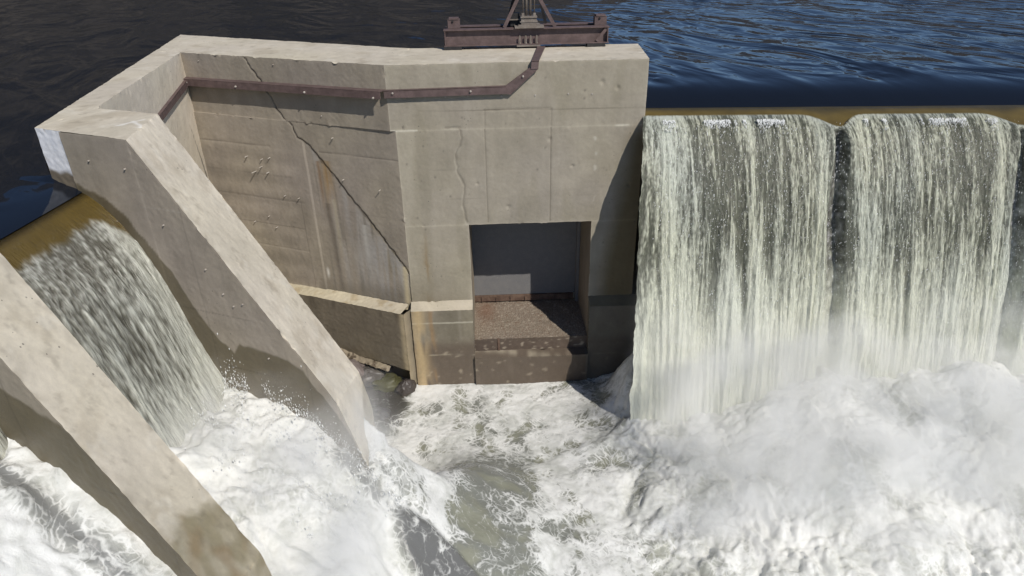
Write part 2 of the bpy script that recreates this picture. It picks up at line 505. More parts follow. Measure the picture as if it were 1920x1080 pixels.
def wetline(level, soft=0.06, s=0):
    def f(p, ed):
        z = p[:, 2]+0.10*fbm(p*1.6, 50+s, 3)
        return 1-sst(level-soft, level+soft, z)
    return f
def darkwet(c, w, f=0.5):
    return c*(1-(1-np.array([f*1.02, f*0.98, f*0.80]))[None]*w[:, None])
def col_footing(p, ed):
    c = tint(p, (0.19, 0.168, 0.132), 5, 1.9)
    c = lerp(c, (0.28, 0.25, 0.20), 0.6*sst(0.1, 0.5, noise(v3(p[:, 0]*6, 0, p[:, 2]*.8), 42)))
    x, z = p[:, 0], p[:, 2]
    w = 1-sst(-5.0, -4.7, z+0.05*fbm(p*2, 3, 2))
    c = lerp(c, (0.11, 0.083, 0.062), 0.8*w)
    m = np.exp(-((z+4.42)/0.01)**2)*(x < -0.3); c = lerp(c, (0.5, 0.47, 0.38), 0.7*m)
    m = np.exp(-((z+5.13+0.03*x)/0.012)**2)*sst(-0.2, 0.2, noise(v3(x*5, 0, 0), 8)); c = lerp(c, (0.45, 0.40, 0.30), 0.6*m)
    m = sst(0.35, 0.6, noise(v3(x*7, 0, z*10), 41))*w; c = lerp(c, (0.42, 0.36, 0.27), 0.5*m)
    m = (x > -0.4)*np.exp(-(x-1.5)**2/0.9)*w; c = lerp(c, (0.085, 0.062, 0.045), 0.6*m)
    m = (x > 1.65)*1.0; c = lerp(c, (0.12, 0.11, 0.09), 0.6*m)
    # lime and rust run at the inner corner
    m = np.exp(-((x+1.35)/0.13)**2)*sst(-0.6, 0.0, noise(v3(x*12, 0, z*2), 43))
    c = lerp(c, (0.46, 0.35, 0.20), 0.9*m)
    m = np.exp(-((x+1.12)/0.05)**2)*sst(-0.2, 0.2, noise(v3(x*12, 0, z*2), 44)); c = lerp(c, (0.28, 0.18, 0.09), 0.7*m)
    return c
crackB = [(2.65, 0.0), (2.57, -.18), (2.46, -.28), (2.31, -.54), (2.21, -.67), (2.18, -.82), (2.05, -.96), (1.9, -1.07), (1.85, -1.27), (1.64, -1.36), (1.44, -1.61), (1.21, -1.87), (0.9, -2.26), (0.54, -2.69), (0.16, -3.19), (-0.06, -3.5)]
def tb(p):
    """distance along the back wall from its corner with the gate block"""
    return (XA-p[:, 0])*CB+p[:, 1]*SB
def col_back(p, ed):
    c = tint(p, BACK, 7, 1.2)
    t, z = tb(p), p[:, 2]
    n = noise(v3(t*7, z*0.5, 0), 51); n2 = noise(v3(t*14, z*0.9, 3), 52)
    # formwork lifts: lines that fall gently away to the left
    for z0, t0, t1 in ((-1.0, -.1, 1.95), (-1.48, -.1, 1.45), (-1.48, 2.45, 4.1), (-2.45, 1.9, 4.1), (-3.4, 2.0, 4.1), (-2.0, 2.1, 4.1), (-2.95, 2.0, 4.1), (-2.5, 0.3, 1.0)):
        m = np.exp(-((z-z0)/0.008)**2)*(t > t0)*(t < t1)*sst(-0.5, 0.1, noise(v3(t*1.3, z0, 0), 53))
        c = lerp(c, (0.13, 0.11, 0.09), 0.6*m)
    m = np.exp(-((t-2.02-0.01*z)/0.008)**2)*(z < -2.4); c = lerp(c, (0.14, 0.12, 0.1), 0.6*m)
    # board-marked left part
    m = sst(1.9, 2.2, t)*(z < -1.5)
    c = c*(1+0.10*m*np.sin(z*16+1.5*n2))[:, None]
    # the region below the crack is paler grey with streaks
    zc = np.interp(t, [q[0] for q in crackB[::-1]], [q[1] for q in crackB[::-1]])
    below = sst(0, 0.08, zc-z)*(t < 1.7)
    c = lerp(c, (0.36, 0.34, 0.315), 0.6*below*sst(-0.2, 0.4, n))
    c = lerp(c, (0.17, 0.15, 0.12), 0.55*below*sst(0.05, 0.5, n2))
    # rust run
    m = np.exp(-((t-1.33-0.03*np.sin(z*5))/0.085)**2)*sst(-1.5, -1.75, z)*0
    m = np.exp(-((t-1.36)/0.10)**2)*(z < -1.62)*(1-sst(1.9, 2.9, -z))*sst(-0.5, 0.1, n2+0.2)
    c = lerp(c, (0.30, 0.19, 0.075), 0.85*np.clip(m, 0, 1)*(0.45+0.55*sst(-.3, .3, noise(v3(t*22, z*1.2, 0), 57))))
    m = np.exp(-((t-1.52)/0.035)**2)*(z < -1.65)*(1-sst(2.0, 2.7, -z)); c = lerp(c, (0.22, 0.13, 0.06), 0.7*m)
    m = np.exp(-((t-1.30)/0.04)**2)*(z < -2.3)*(1-sst(2.9, 3.6, -z)); c = lerp(c, (0.40, 0.35, 0.25), 0.6*m)
    m = np.exp(-((t-1.42-0.03*(z+3))/0.06)**2)*(z < -2.4); c = lerp(c, (0.12, 0.10, 0.08), 0.6*m)
    m = np.exp(-((t-0.74)/0.045)**2)*(z < -2.7)*(1-sst(3.1, 3.6, -z)); c = lerp(c, (0.5, 0.48, 0.44), 0.7*m)
    m = np.exp(-((t-1.66)/0.03)**2)*np.exp(-((z+3.78)/0.09)**2); c = lerp(c, (0.75, 0.72, 0.66), 0.9*m)
    m = np.exp(-((t-0.25)/0.09)**2)*(z < -3.1)*(1-sst(3.4, 3.75, -z)); c = lerp(c, (0.15, 0.12, 0.06), 0.7*m)
    m = (1-sst(0.5, 1.15, t))*(1-sst(-3.1, -2.7, z-0.9*(t-0.5)*-1))
    c = lerp(c, (0.37, 0.36, 0.35), 0.55*m*below*sst(-0.5, 0.2, n2))
    # damp foot
    m = 1-sst(-4.15, -3.75, z-0.18*n+0.1*(t-1)); c = lerp(c, (0.15, 0.135, 0.11), 0.7*m*(t < 1.9))
    # crack
    j = 0.025*noise(p*11, 7); d = segdist(t+j, z+0.02*noise(p*13, 9), crackB)
    wd = 0.006+0.010*sst(-0.2, 0.5, noise(v3(t*3, z*3, 0), 77))
    c = lerp(c, (0.055, 0.045, 0.035), 0.9*np.exp(-(d/wd)**2))
    m = np.exp(-(d/0.03)**2)*below*sst(1.9, 2.6, -z); c = lerp(c, (0.27, 0.20, 0.07), 0.6*m)
    # lime bead where the crack meets the corner
    m = np.exp(-((t-0.02)/0.06)**2)*(z < -3.4); c = lerp(c, (0.55, 0.47, 0.31), 0.9*m)
    return edgewear(c, ed, 0.15, 0.02)
def carve_back(p, ed):
    t, z = tb(p), p[:, 2]
    d = segdist(t+0.025*noise(p*11, 7), z+0.02*noise(p*13, 9), crackB)
    k = -0.02*np.exp(-(d/0.012)**2)
    zc = np.interp(t, [q[0] for q in crackB[::-1]], [q[1] for q in crackB[::-1]])
    k = k-0.02*sst(0, 0.03, zc-z)*(t < 1.75)*(z < -1.3)
    for z0, t0, t1 in ((-1.0, -.1, 1.95), (-1.48, -.1, 1.45), (-1.48, 2.45, 4.1), (-2.45, 1.9, 4.1), (-3.4, 2.0, 4.1)):
        k = k-0.006*np.exp(-((z-z0)/0.012)**2)*(t > t0)*(t < t1)
    return k*np.clip(ed/0.03, 0, 1)
def col_bwall(p, ed):
    c = tint(p, (0.155, 0.13, 0.095), 9, 1.3)
    t, z = tb(p), p[:, 2]
    n = noise(v3(t*6, z*1.2, 0), 54)
    m = sst(-4.55, -4.2, z)*sst(0.0, 0.4, n); c = lerp(c, (0.07, 0.055, 0.04), 0.5*m)
    c = lerp(c, (0.21, 0.18, 0.14), 0.5*sst(2.0, 2.6, t))
    m = np.exp(-((t+0.02)/0.06)**2); c = lerp(c, (0.45, 0.37, 0.24), 0.8*m)
    return c
def col_ledge(p, ed):
    c = tint(p, (0.47, 0.42, 0.32), 11)
    return lerp(c, (0.32, 0.24, 0.13), 0.5*sst(0.1, 0.5, fbm(p*4, 12, 3)))
# ------------------------------------------------------------------ the dam pier
pier = tag(empty('dam_pier', (0, 0, 0)), 'big cream concrete pier with a square sluice opening, cracked back wall and sloping buttress', 'dam pier')
RS = 0.02
# gate block
b = MB()
OX0, OX1, OZ0, OZ1, OD = -0.37, 1.70, -4.88, -2.62, 1.36
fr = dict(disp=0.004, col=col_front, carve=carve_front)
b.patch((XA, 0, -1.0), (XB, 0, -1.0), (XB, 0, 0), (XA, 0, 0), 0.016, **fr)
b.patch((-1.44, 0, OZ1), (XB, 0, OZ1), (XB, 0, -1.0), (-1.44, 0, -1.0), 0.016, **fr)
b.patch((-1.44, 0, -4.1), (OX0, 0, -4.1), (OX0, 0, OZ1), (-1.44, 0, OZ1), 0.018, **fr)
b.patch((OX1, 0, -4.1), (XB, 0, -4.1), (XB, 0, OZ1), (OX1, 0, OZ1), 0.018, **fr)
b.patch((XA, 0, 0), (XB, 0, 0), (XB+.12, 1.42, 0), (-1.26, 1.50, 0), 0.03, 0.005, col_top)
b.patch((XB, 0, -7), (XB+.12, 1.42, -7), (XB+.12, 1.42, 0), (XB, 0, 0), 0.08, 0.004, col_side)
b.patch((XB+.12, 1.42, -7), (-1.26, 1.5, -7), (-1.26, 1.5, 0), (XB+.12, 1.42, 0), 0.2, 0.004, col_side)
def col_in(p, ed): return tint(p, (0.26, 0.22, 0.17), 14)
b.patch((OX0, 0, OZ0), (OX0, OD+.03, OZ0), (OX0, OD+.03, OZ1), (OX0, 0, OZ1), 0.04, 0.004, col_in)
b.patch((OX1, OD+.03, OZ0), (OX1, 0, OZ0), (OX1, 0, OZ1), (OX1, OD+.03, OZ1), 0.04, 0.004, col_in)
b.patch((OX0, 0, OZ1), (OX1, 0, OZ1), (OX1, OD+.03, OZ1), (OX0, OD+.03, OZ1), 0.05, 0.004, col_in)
b.build('gate_block', CONC, pier)
# footing below the block
b = MB()
FY = -0.17
def foot(x0, x1, z1, y=FY):
    b.patch((x0, y, -7.2), (x1, y, -7.2), (x1, y, z1), (x0, y, z1), 0.025, 0.007, col_footing, wetline(-5.0))
foot(-1.46, OX0, -4.17); foot(OX1, 2.56, -4.19)
def col_chamf(p, ed): return lerp(tint(p, (0.45, 0.40, 0.31), 15), (0.13, 0.11, 0.07), (p[:, 0] > 1.6)*0.9)  # shade on the right-hand chamfer is painted into its colour
b.patch((-1.46, FY, -4.17), (OX0, FY, -4.17), (OX0, 0, -4.06), (-1.46, 0, -4.06), 0.025, 0.006, col_chamf)
b.patch((OX1, FY, -4.19), (2.56, FY, -4.19), (2.56, 0, -4.06), (OX1, 0, -4.06), 0.025, 0.006, col_chamf)
b.patch((OX0, FY, -5.16), (OX0, 0.0, -5.16), (OX0, 0.0, -4.06), (OX0, FY, -4.17), 0.04, 0.004, col_footing)
b.patch((OX1, 0.0, -5.16), (OX1, FY, -5.16), (OX1, FY, -4.19), (OX1, 0.0, -4.06), 0.04, 0.004, col_footing)
b.patch((2.56, FY, -7.2), (2.56, 1.4, -7.2), (2.56, 1.4, -4.19), (2.56, FY, -4.19), 0.08, 0.006, col_footing)
foot(OX0, OX1, -5.16, FY-0.06)
b.patch((OX0, FY-.06, -5.16), (OX1, FY-.06, -5.16), (OX1, -0.02, -5.13), (OX0, -0.02, -5.13), 0.03, 0.006, col_footing)
b.build('footing', CONC, pier)
# sill of the opening
def col_sill(p, ed):
    d1, d2 = worley2(p[:, 0]*26, p[:, 1]*26, 3)
    c = tint(p, (0.235, 0.20, 0.16), 16, 1.2)
    c = lerp(c, (0.14, 0.085, 0.055), 0.75*(1-sst(0.05, 0.28, d2)))
    c = lerp(c, (0.42, 0.37, 0.30), 0.4*sst(0.2, 0.5, noise(p*22, 6)))
    m = np.exp(-((p[:, 0]+0.15)/0.18)**2)*np.exp(-((p[:, 1]-1.0)/0.4)**2); c = lerp(c, (0.15, 0.07, 0.04), 0.6*m)
    return c
def carve_sill(p, ed):
    d1, d2 = worley2(p[:, 0]*26, p[:, 1]*26, 3)
    return (0.022*(0.5-np.clip(d1, 0, 0.6))+0.012*fbm(p*4, 3, 2))*np.clip(ed/0.02, 0, 1)
b = MB()
b.patch((OX0, -0.03, OZ0), (OX1, -0.03, OZ0), (OX1, OD+.03, OZ0), (OX0, OD+.03, OZ0), 0.012, 0.006, col_sill, None, carve_sill)
def col_sillf(p, ed): return lerp(tint(p, (0.10, 0.075, 0.058), 17, 1.3), (0.4, 0.34, 0.26), 0.7*sst(0.2, 0.5, noise(p*np.array([9, 1, 22]), 7)))
b.patch((OX0, -0.03, -5.14), (OX1, -0.03, -5.14), (OX1, -0.03, OZ0), (OX0, -0.03, OZ0), 0.02, 0.008, col_sillf)
b.build('sill', CONC, pier)
b = MB(); b.box(OX0+.42, OX0+.46, -0.045, -0.025, -5.13, -4.87, 0.1, 0.002, col_footing)
b.build('sill_strap', RUST, pier)
# back wall
INX, INY = -5.18, 1.79
LW = math.hypot(INX-XA, INY)
def wb(t, z, off=0.0): return (XA-CB*t-SB*off, SB*t-CB*off, z)
b = MB()
OFF = 0.038
kw = dict(disp=0.004, col=col_back, carve=carve_back)
TC = OFF*math.tan(BE)*-1
b.patch(wb(LW+.05, -1.0), wb(0, -1.0), wb(0, 0), wb(LW, 0), 0.016, **kw)
b.patch(wb(LW+.05, -4.25, OFF), (-1.44, 0.001, -4.25), (-1.44, 0.001, -1.0), wb(LW+.05, -1.0, OFF), 0.016, **kw)
b.patch(wb(LW+.05, -1.0, OFF), (-1.44, 0.001, -1.0), (XA, 0.001, -1.0), wb(LW+.05, -1.0), 0.05, 0.004, col_back)
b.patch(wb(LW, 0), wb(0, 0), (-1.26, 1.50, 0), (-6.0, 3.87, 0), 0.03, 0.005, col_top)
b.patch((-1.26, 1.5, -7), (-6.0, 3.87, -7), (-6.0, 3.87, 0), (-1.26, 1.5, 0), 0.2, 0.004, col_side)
b.build('back_wall', CONC, pier)
b = MB()
L3 = 0.26
def wb2(t, z, off): return wb(t, z, off)
b.patch(wb(LW+.3, -4.20, L3), wb(0.0, -4.17, L3), wb(0.0, -4.13, -0.03), wb(LW+.3, -4.16, -0.03), 0.02, 0.012, col_ledge)
b.patch(wb(LW+.3, -5.0, L3), wb(-0.06, -5.36, L3), wb(-0.06, -4.17, L3), wb(LW+.3, -4.20, L3), 0.022, 0.008, col_bwall, wetline(-4.9))
b.patch(wb(LW+.3, -5.0, L3), wb(LW+.3, -5.0, -.1), wb(-0.06, -5.36, -.1), wb(-0.06, -5.36, L3), 0.1, 0.01, col_bwall)
b.patch(wb(LW+.3, -7.2, L3-.25), wb(-0.06, -7.2, L3-.25), wb(-0.06, -5.3, L3-.25), wb(LW+.3, -4.95, L3-.25), 0.08, 0.02, col_bwall)
b.patch(wb(-0.06, -7.2, L3), (-1.38, 0, -7.2), (-1.38, 0, -4.15), wb(-0.06, -4.17, L3), 0.04, 0.012, col_bwall)
b.build('wall_footing', CONC, pier)
# side wall (left strip)
b = MB()
S0, S1 = (INX, INY), (-4.62, -2.34)
b.patch((S1[0], S1[1], -4.6), (INX-.06, INY+.3, -4.6), (INX, INY, 0), (S1[0], S1[1], 0), 0.03, 0.006, col_side)
b.patch((-4.99, -2.34, 0), (S1[0], S1[1], 0), (INX, INY, 0), (-5.66, 1.79, 0), 0.03, 0.006, col_top)
b.patch((-5.66, 1.79, 0), (INX, INY, 0), (INX, INY, 0), (-6.0, 3.87, 0), 0.05, 0.006, col_top)
b.patch((-6.0, 3.87, -2), (-4.85, -3.19, -2), (-4.85, -3.19, 0), (-6.0, 3.87, 0), 0.05, 0.006, col_side)
def col_platform(p, ed):
    c = edgewear(stains(tint(p, NEW, 1, 0.8), p), ed, 0.08)
    x, y = p[:, 0], p[:, 1]
    for q in ([(-3.98, -3.2), (-3.80, -2.95)], [(-3.72, -3.22), (-3.9, -3.0)], [(-3.70, -3.28), (-3.62, -3.18)]):
        d = segdist(x+.02*noise(p*8, 3), y+.02*noise(p*8, 4), q)
        c = lerp(c, (0.85, 0.83, 0.78), 0.75*np.exp(-(d/0.02)**2))
    return c
b.patch((-4.85, -3.19, 0), (-3.63, -3.76, 0), (-3.76, -2.69, 0), (-4.62, -2.34, 0), 0.025, 0.005, col_platform)
b.patch((-4.99, -2.34, 0), (-4.85, -3.19, 0), (-4.62, -2.34, 0), (-4.62, -2.34, 0), 0.04, 0.005, col_top)
b.patch((-4.62, -2.34, -0.0), (-3.76, -2.69, -0.0), (-3.76, -2.69, -4), (-4.62, -2.34, -4), 0.05, 0.005, col_side)
b.build('side_wall', CONC, pier)
# white painted nose
def col_nose(p, ed):
    c = tint(p, (0.88, 0.89, 0.92), 21, 0.4)
    z = p[:, 2]
    c = lerp(c, (0.18, 0.15, 0.11), 1-sst(-0.50, -0.44, z+0.03*noise(p*9, 2)))
    c = lerp(c, (0.35, 0.3, 0.25), 0.8*sst(0.35, 0.5, noise(p*14, 3))*np.exp(-ed/0.03))
    return c
b = MB(); b.patch((-4.85, -3.19, -1.6), (-4.49, -3.365, -1.6), (-4.49, -3.365, 0), (-4.85, -3.19, 0), 0.015, 0.006, col_nose)
b.build('painted_nose', CONC, pier)

# buttress builder: ridge start (near/far), ridge end, foot ------------------
def butt_wet(prof, s=0):
    """wet where below a profile of (x, z)"""
    xs = [q[0] for q in prof]; zs = [q[1] for q in prof]
    def f(p, ed):
        zl = np.interp(p[:, 0], xs, zs)+0.07*fbm(p*2.5, 50+s, 4)
        return 1-sst(-0.02, 0.02, p[:, 2]-zl)
    return f
def make_buttress(T, wf_near, sl_wet, parent, near_base=(0.33, 0.288, 0.232), thin=(0, 0)):
    b = MB()
    def q(x, y, z): return (x+T[0], y+T[1], z)
    A1 = q(-4.5, -3.38, 0); A2 = q(-3.63, -3.76, 0); E1 = q(-1.75, -4.58, -2.75); F1 = q(-1.49, -4.69, -3.58)
    tx, ty = thin
    I2 = q(-3.76+tx, -2.69+ty, 0); E2 = q(-1.69+tx, -3.62+ty, -3.02); F2 = q(-1.57+tx, -3.70+ty, -3.52)
    I1 = q(-4.62+tx, -2.34+ty, 0)
    def lo(P, z=-7.2): return (P[0], P[1], z)
    def coln(p, ed):
        c = tint(p, near_base, 23, 1.1)
        t = p[:, 0]*0.9165-p[:, 1]*0.4
        for k in (-2.30, -1.35, -0.1, .35):
            m = np.exp(-((t-(k+T[0]*.9165-T[1]*.4))/0.008)**2)*sst(-.5, 0, noise(v3(p[:, 2]*1.3, 0, k), 3)); c = lerp(c, (0.16, 0.14, 0.12), 0.5*m)
        for z0 in (-0.72, -1.9, -2.6):
            m = np.exp(-((p[:, 2]-z0)/0.007)**2)*sst(-.3, 0.1, noise(v3(t*1.3, 0, z0), 3)); c = lerp(c, (0.42, 0.38, 0.32) if z0 == -0.72 else (0.17, 0.15, 0.13), 0.6*m)
        w = wf_near(p, ed)
        c = darkwet(c, w, 0.42)
        return edgewear(c, ed, 0.2, 0.02)
    kw = dict(disp=0.004, col=coln, wet=wf_near)
    # near face: split in columns along the ridge
    b.patch(lo(A1), lo(A2), A2, A1, 0.025, **kw)
    b.patch(lo(A2), lo(E1), E1, A2, 0.02, **kw)
    b.patch(lo(E1), lo(F1), F1, E1, 0.02, **kw)
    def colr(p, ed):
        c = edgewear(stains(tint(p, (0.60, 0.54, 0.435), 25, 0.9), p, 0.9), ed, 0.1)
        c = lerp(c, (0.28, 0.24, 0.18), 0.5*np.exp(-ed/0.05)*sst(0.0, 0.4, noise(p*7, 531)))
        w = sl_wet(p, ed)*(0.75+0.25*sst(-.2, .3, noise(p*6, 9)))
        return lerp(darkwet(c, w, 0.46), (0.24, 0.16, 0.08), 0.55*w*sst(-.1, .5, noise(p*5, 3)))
    kw = dict(disp=0.006, col=colr, wet=sl_wet)
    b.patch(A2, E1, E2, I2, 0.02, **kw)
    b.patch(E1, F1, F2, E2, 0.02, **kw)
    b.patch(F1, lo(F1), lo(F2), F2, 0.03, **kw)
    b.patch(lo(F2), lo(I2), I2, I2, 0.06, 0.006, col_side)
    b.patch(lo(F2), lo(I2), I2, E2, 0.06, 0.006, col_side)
    if parent is None or T != (0, 0):
        b.patch(A1, A2, I2, I1, 0.03, 0.005, col_top)
        b.patch(lo(I2), lo(I1), I1, I2, 0.08, 0.005, col_side)
    return b
prof1 = [(-4.54, -.50), (-4.42, -.56), (-4.19, -.68), (-3.93, -.88), (-3.71, -1.2), (-3.5, -1.55), (-3.3, -1.95), (-3.1, -2.25), (-2.95, -2.38), (-2.85, -2.22), (-2.4, -2.28), (-2.1, -2.42), (-1.9, -2.7), (-1.75, -3.0), (-1.49, -3.5)]
slw1 = lambda p, ed: (1-sst(-3.45, -3.35, p[:, 2]-0.5*(p[:, 1]+4.2)+0.05*fbm(p*4, 3, 3)))
make_buttress((0, 0), butt_wet(prof1), slw1, pier).build('buttress', CONC, pier)
prof2 = [(-4.5, -.9), (-3.93, -1.0), (-3.66, -1.15), (-3.22, -1.31), (-2.87, -1.62), (-2.5, -1.95), (-2.2, -2.2), (-1.9, -2.6)]
slw2 = lambda p, ed: (1-sst(-2.45, -2.28, p[:, 2]+0.35*(p[:, 1]+6.6)+0.22*fbm(p*2.2, 3, 5)))
bt = make_buttress((-0.464, -2.445), butt_wet(prof2, 5), slw2, None, thin=(0.037, -0.305)).build('concrete_buttress', CONC)
tag(bt, 'separate sloping concrete buttress nearest the camera, its lower end stained brown and wet', 'buttress', 'sloping concrete buttresses')

# ------------------------------------------------------------------ weirs under the water
def col_weir(p, ed): return tint(p, (0.10, 0.09, 0.065), 31)
b = MB()
b.patch((2.58, 0.28, -7.2), (13, -0.42, -7.2), (13, -0.42, -1.0), (2.58, 0.28, -1.0), 0.15, 0.01, col_weir)
b.patch((2.58, 0.28, -1.0), (13, -0.42, -1.0), (13, 1.2, -1.0), (2.58, 1.5, -1.0), 0.15, 0.01, col_weir)
b.patch((13, 1.2, -7.2), (2.58, 1.5, -7.2), (2.58, 1.5, -1.0), (13, 1.2, -1.0), 0.5, 0.01, col_weir)
tag(b.build('overflow_weir', CONC), 'long dark concrete weir behind the wide curtain of falling water on the right', 'weir')
b = MB()
def lx(y): return -4.45+0.094*(y+3.48)
b.patch((lx(-3.3)-.05, -3.3, -.85), (lx(-7)-.05, -7, -.85), (lx(-7)-.05, -7, -5), (lx(-3.3)-.05, -3.3, -5), 0.2, 0.01, col_weir)
b.patch((lx(-3.3)-.9, -3.3, -.85), (lx(-7)-.9, -7, -.85), (lx(-7)-.05, -7, -.85), (lx(-3.3)-.05, -3.3, -.85), 0.2, 0.01, col_weir)
b.patch((lx(-3.3)-.9, -3.3, -5), (lx(-7)-.9, -7, -5), (lx(-7)-.9, -7, -.85), (lx(-3.3)-.9, -3.3, -.85), 0.3, 0.01, col_weir)
tag(b.build('side_weir', CONC), 'short submerged weir with a brown lip between the two sloping buttresses', 'weir')

# ------------------------------------------------------------------ sluice gate
gate = tag(empty('sluice_gate', (0, 0, 0)), 'dark grey steel gate closing the back of the square opening', 'sluice gate')
b = MB()
b.box(OX0-.02, OX1+.02, OD, OD+.035, -4.72, -2.5, 0.5)
b.build('gate_panel', GATESTEEL, gate, smooth=False)
b = MB()
b.box(OX0, OX1-.1, OD-.05, OD+.03, -4.84, -4.725, 0.5)
for x in np.linspace(OX0+.15, OX1-.2, 7): b.box(x-.012, x+.012, OD-.075, OD-.05, -4.83, -4.74, .5)
b.build('bottom_seal', RUST, gate, smooth=False)
b = MB(); b.box(OX1-.07, OX1-.005, OD-.12, OD-.003, -4.87, -2.63, 0.5)
b.build('guide_rail', GATESTEEL, gate, smooth=False)

# ------------------------------------------------------------------ steel flashing
rail = tag(empty('steel_rail', (0, 0, 0)), 'brown steel angle strip bolted along the walls just below the top edge', 'steel strip')
def angle(mb, a, b_, n, drop=0.1, out=0.09, t=0.012):
    """L section along a-b hung on a wall with outward normal n"""
    a, b_, n = np.array(a, float), np.array(b_, float), np.array(n, float)
    mb.obox(a+n*out/2, b_+n*out/2, out, t)
    mb.obox(a+n*(out-t/2)-np.array([0, 0, drop/2]), b_+n*(out-t/2)-np.array([0, 0, drop/2]), t, drop)
nb = np.array([-SB, -CB, 0]); nf = np.array([0, -1., 0])
sdv = np.array([S1[0]-INX, S1[1]-INY, 0]); sdv /= np.linalg.norm(sdv); ns = np.array([-sdv[1], sdv[0], 0])
b = MB(); angle(b, wb(LW-.02, -.41), wb(0.02, -.365), nb, .11, .155); b.build('wall_strip', STEEL, rail, False)
b = MB(); angle(b, (XA-.03, 0, -.365), (0.30, 0, -.345), nf, .11, .075); b.build('face_strip', STEEL, rail, False)
b = MB()
b.obox((0.325, -.05, -.405), (0.725, -.05, -.03), .012, .13, (0, -1, 0))
V = b
b = MB()
def plate(mb, A, B, C_, D, n, t=0.02):
    A, B, C_, D, n = [np.array(p, float) for p in (A, B, C_, D, n)]
    o = [A, B, C_, D]; i = [p+n*t for p in o]
    mb.grid(np.array([[i[0], i[1]], [i[3], i[2]]]))
    for k in range(4):
        l = (k+1) % 4
        mb.grid(np.array([[o[k], o[l]], [i[k], i[l]]]))
plate(b, (0.30, -.035, -.455), (0.37, -.035, -.47), (0.79, -.035, -.10), (0.68, -.035, -.10), (0, -1, 0), .03)
plate(b, (0.30, -.035, -.455), (0.68, -.035, -.10), (0.66, -.035, -.08), (0.28, -.035, -.345), (0, -1, 0), .029)
b.build('diagonal_strip', STEEL, rail, False)
b = MB()
plate(b, (0.68, -.055, -.10), (0.79, -.055, -.10), (0.80, -.055, .02), (0.69, -.055, .02), (0, -1, 0), .02)
plate(b, (0.69, -.075, .012), (0.80, -.075, .012), (1.0, 1.2, .012), (0.87, 1.2, .012), (0, 0, 1), .02)
b.build('top_strip', STEEL, rail, False)
b = MB(); angle(b, np.array((INX, INY, -.41)), np.array((-4.87, -.5, -.60)), ns, .10, .05); b.build('side_strip', STEEL, rail, False)
def bolt(pos, n, r=0.016, l=0.03, parent=rail, mat=BOLT, name='bolt'):
    mb = MB(); p = np.array(pos, float); n = np.array(n, float)
    mb.tube([p, p+n*l*0.6, p+n*l], [r, r, r*0.6], 8)
    return mb.build(name, mat, parent, False)
for t in (2.79, 1.41, .14, 3.86): bolt(np.array(wb(t, -.46))+nb*.155, nb)
for x in (-1.42, -.24): bolt((x, -.075, -.40), nf)
bolt((0.56, -.065, -.20), nf)
bolt(np.array((-5.12, 1.5, -.5))+ns*.05, ns)
# tie-bolt ends standing out of the walls
k = 0
for (x, z) in ((-.94, -.49), (-.63, -.49), (-.29, -.49), (.23, -.5), (.75, -.5), (1.26, -.49), (1.63, -.5)):
    mb = MB(); mb.tube([(x, 0.01, z), (x, -.012, z)], .013, 8); mb.build('tie_end', BOLT, pier, False)
for (t, z, l) in ((2.85, -1.96, .10), (2.57, -1.95, .05), (2.49, -1.68, .03), (3.64, -.12, .02), (2.98, -1.7, .05), (2.66, -1.72, .03), (2.70, -1.86, .06), (2.3, -2.35, .02), (2.0, -2.36, .02), (2.75, -2.8, .02), (3.1, -2.95, .03), (2.62, -3.0, .02), (1.27, -.86, .02), (2.07, -.10, .02), (1.1, -1.2, .02), (.3, -2.0, .02), (1.0, -1.9, .02)):
    mb = MB(); p = np.array(wb(t, z, OFF if z < -1 else 0)); mb.tube([p-nb*.03, p+nb*l], .008, 8); mb.build('tie_end', BOLT, pier, False)
nl = np.array([-.4, -.9165, 0])
for (x, z) in ((-4.2, -.28), (-3.75, -.32), (-3.45, -.9), (-3.05, -1.35), (-2.9, -1.62), (-2.8, -1.75), (-2.68, -1.7), (-2.5, -2.35), (-2.0, -2.9)):
    p = np.array((x, -3.38-(x+4.5)*.4/.9165*1.0, z)); mb = MB(); mb.tube([p-nl*.02, p+nl*.02], .008, 8); mb.build('tie_end', BOLT, pier, False)

# ------------------------------------------------------------------ gate hoist
hoist = tag(empty('gate_hoist', (0, 0, 0)), 'brown steel beam frame with a braced lifting stand on top of the pier', 'gate hoist')
def ibeam(x0, x1, y, z0, z1, fl=0.09, t=0.016):
    b = MB()
    b.box(x0, x1, y-fl, y+fl, z0, z0+t); b.box(x0, x1, y-fl, y+fl, z1-t, z1)
    b.box(x0, x1, y-t/2, y+t/2, z0+t, z1-t)
    return b
ibeam(-.67, 2.06, 1.30, .055, .315).build('front_beam', STEEL, hoist, False)
ibeam(-.60, 2.0, 1.72, .055, .315).build('rear_beam', STEEL, hoist, False)
for x in (-.655, 2.03):
    b = MB(); b.box(x, x+.015, 1.215, 1.80, .072, .298); b.build('end_plate', STEEL, hoist, False)
b = MB(); b.obox((1.86, 1.24, .085), (2.02, 1.24, .285), .05, .012, (0, 1, 0)); b.build('stiffener', STEEL, hoist, False)
for x in (-.68, 1.70):
    b = MB(); b.box(x, x+.3, 1.2, 1.38, .004, .053); b.build('bearing_pad', DARKSTEEL, hoist, False)
for x in (-.60, 1.84):
    b = MB(); b.box(x, x+.2, 1.40, 1.56, .317, .45); b.box(x+.02, x+.18, 1.39, 1.57, .45, .475)
    o = b.build('lug', STEEL, hoist, False); bolt((x+.08, 1.40, .42), (0, -1, 0), .018, .02, o, DARKSTEEL, 'lug_pin')
b = MB(); b.box(.50, .98, 1.18, 1.50, .318, .345); b.box(.56, .92, 1.24, 1.46, .345, .365); b.build('base_plate', PALESTEEL, hoist, False)
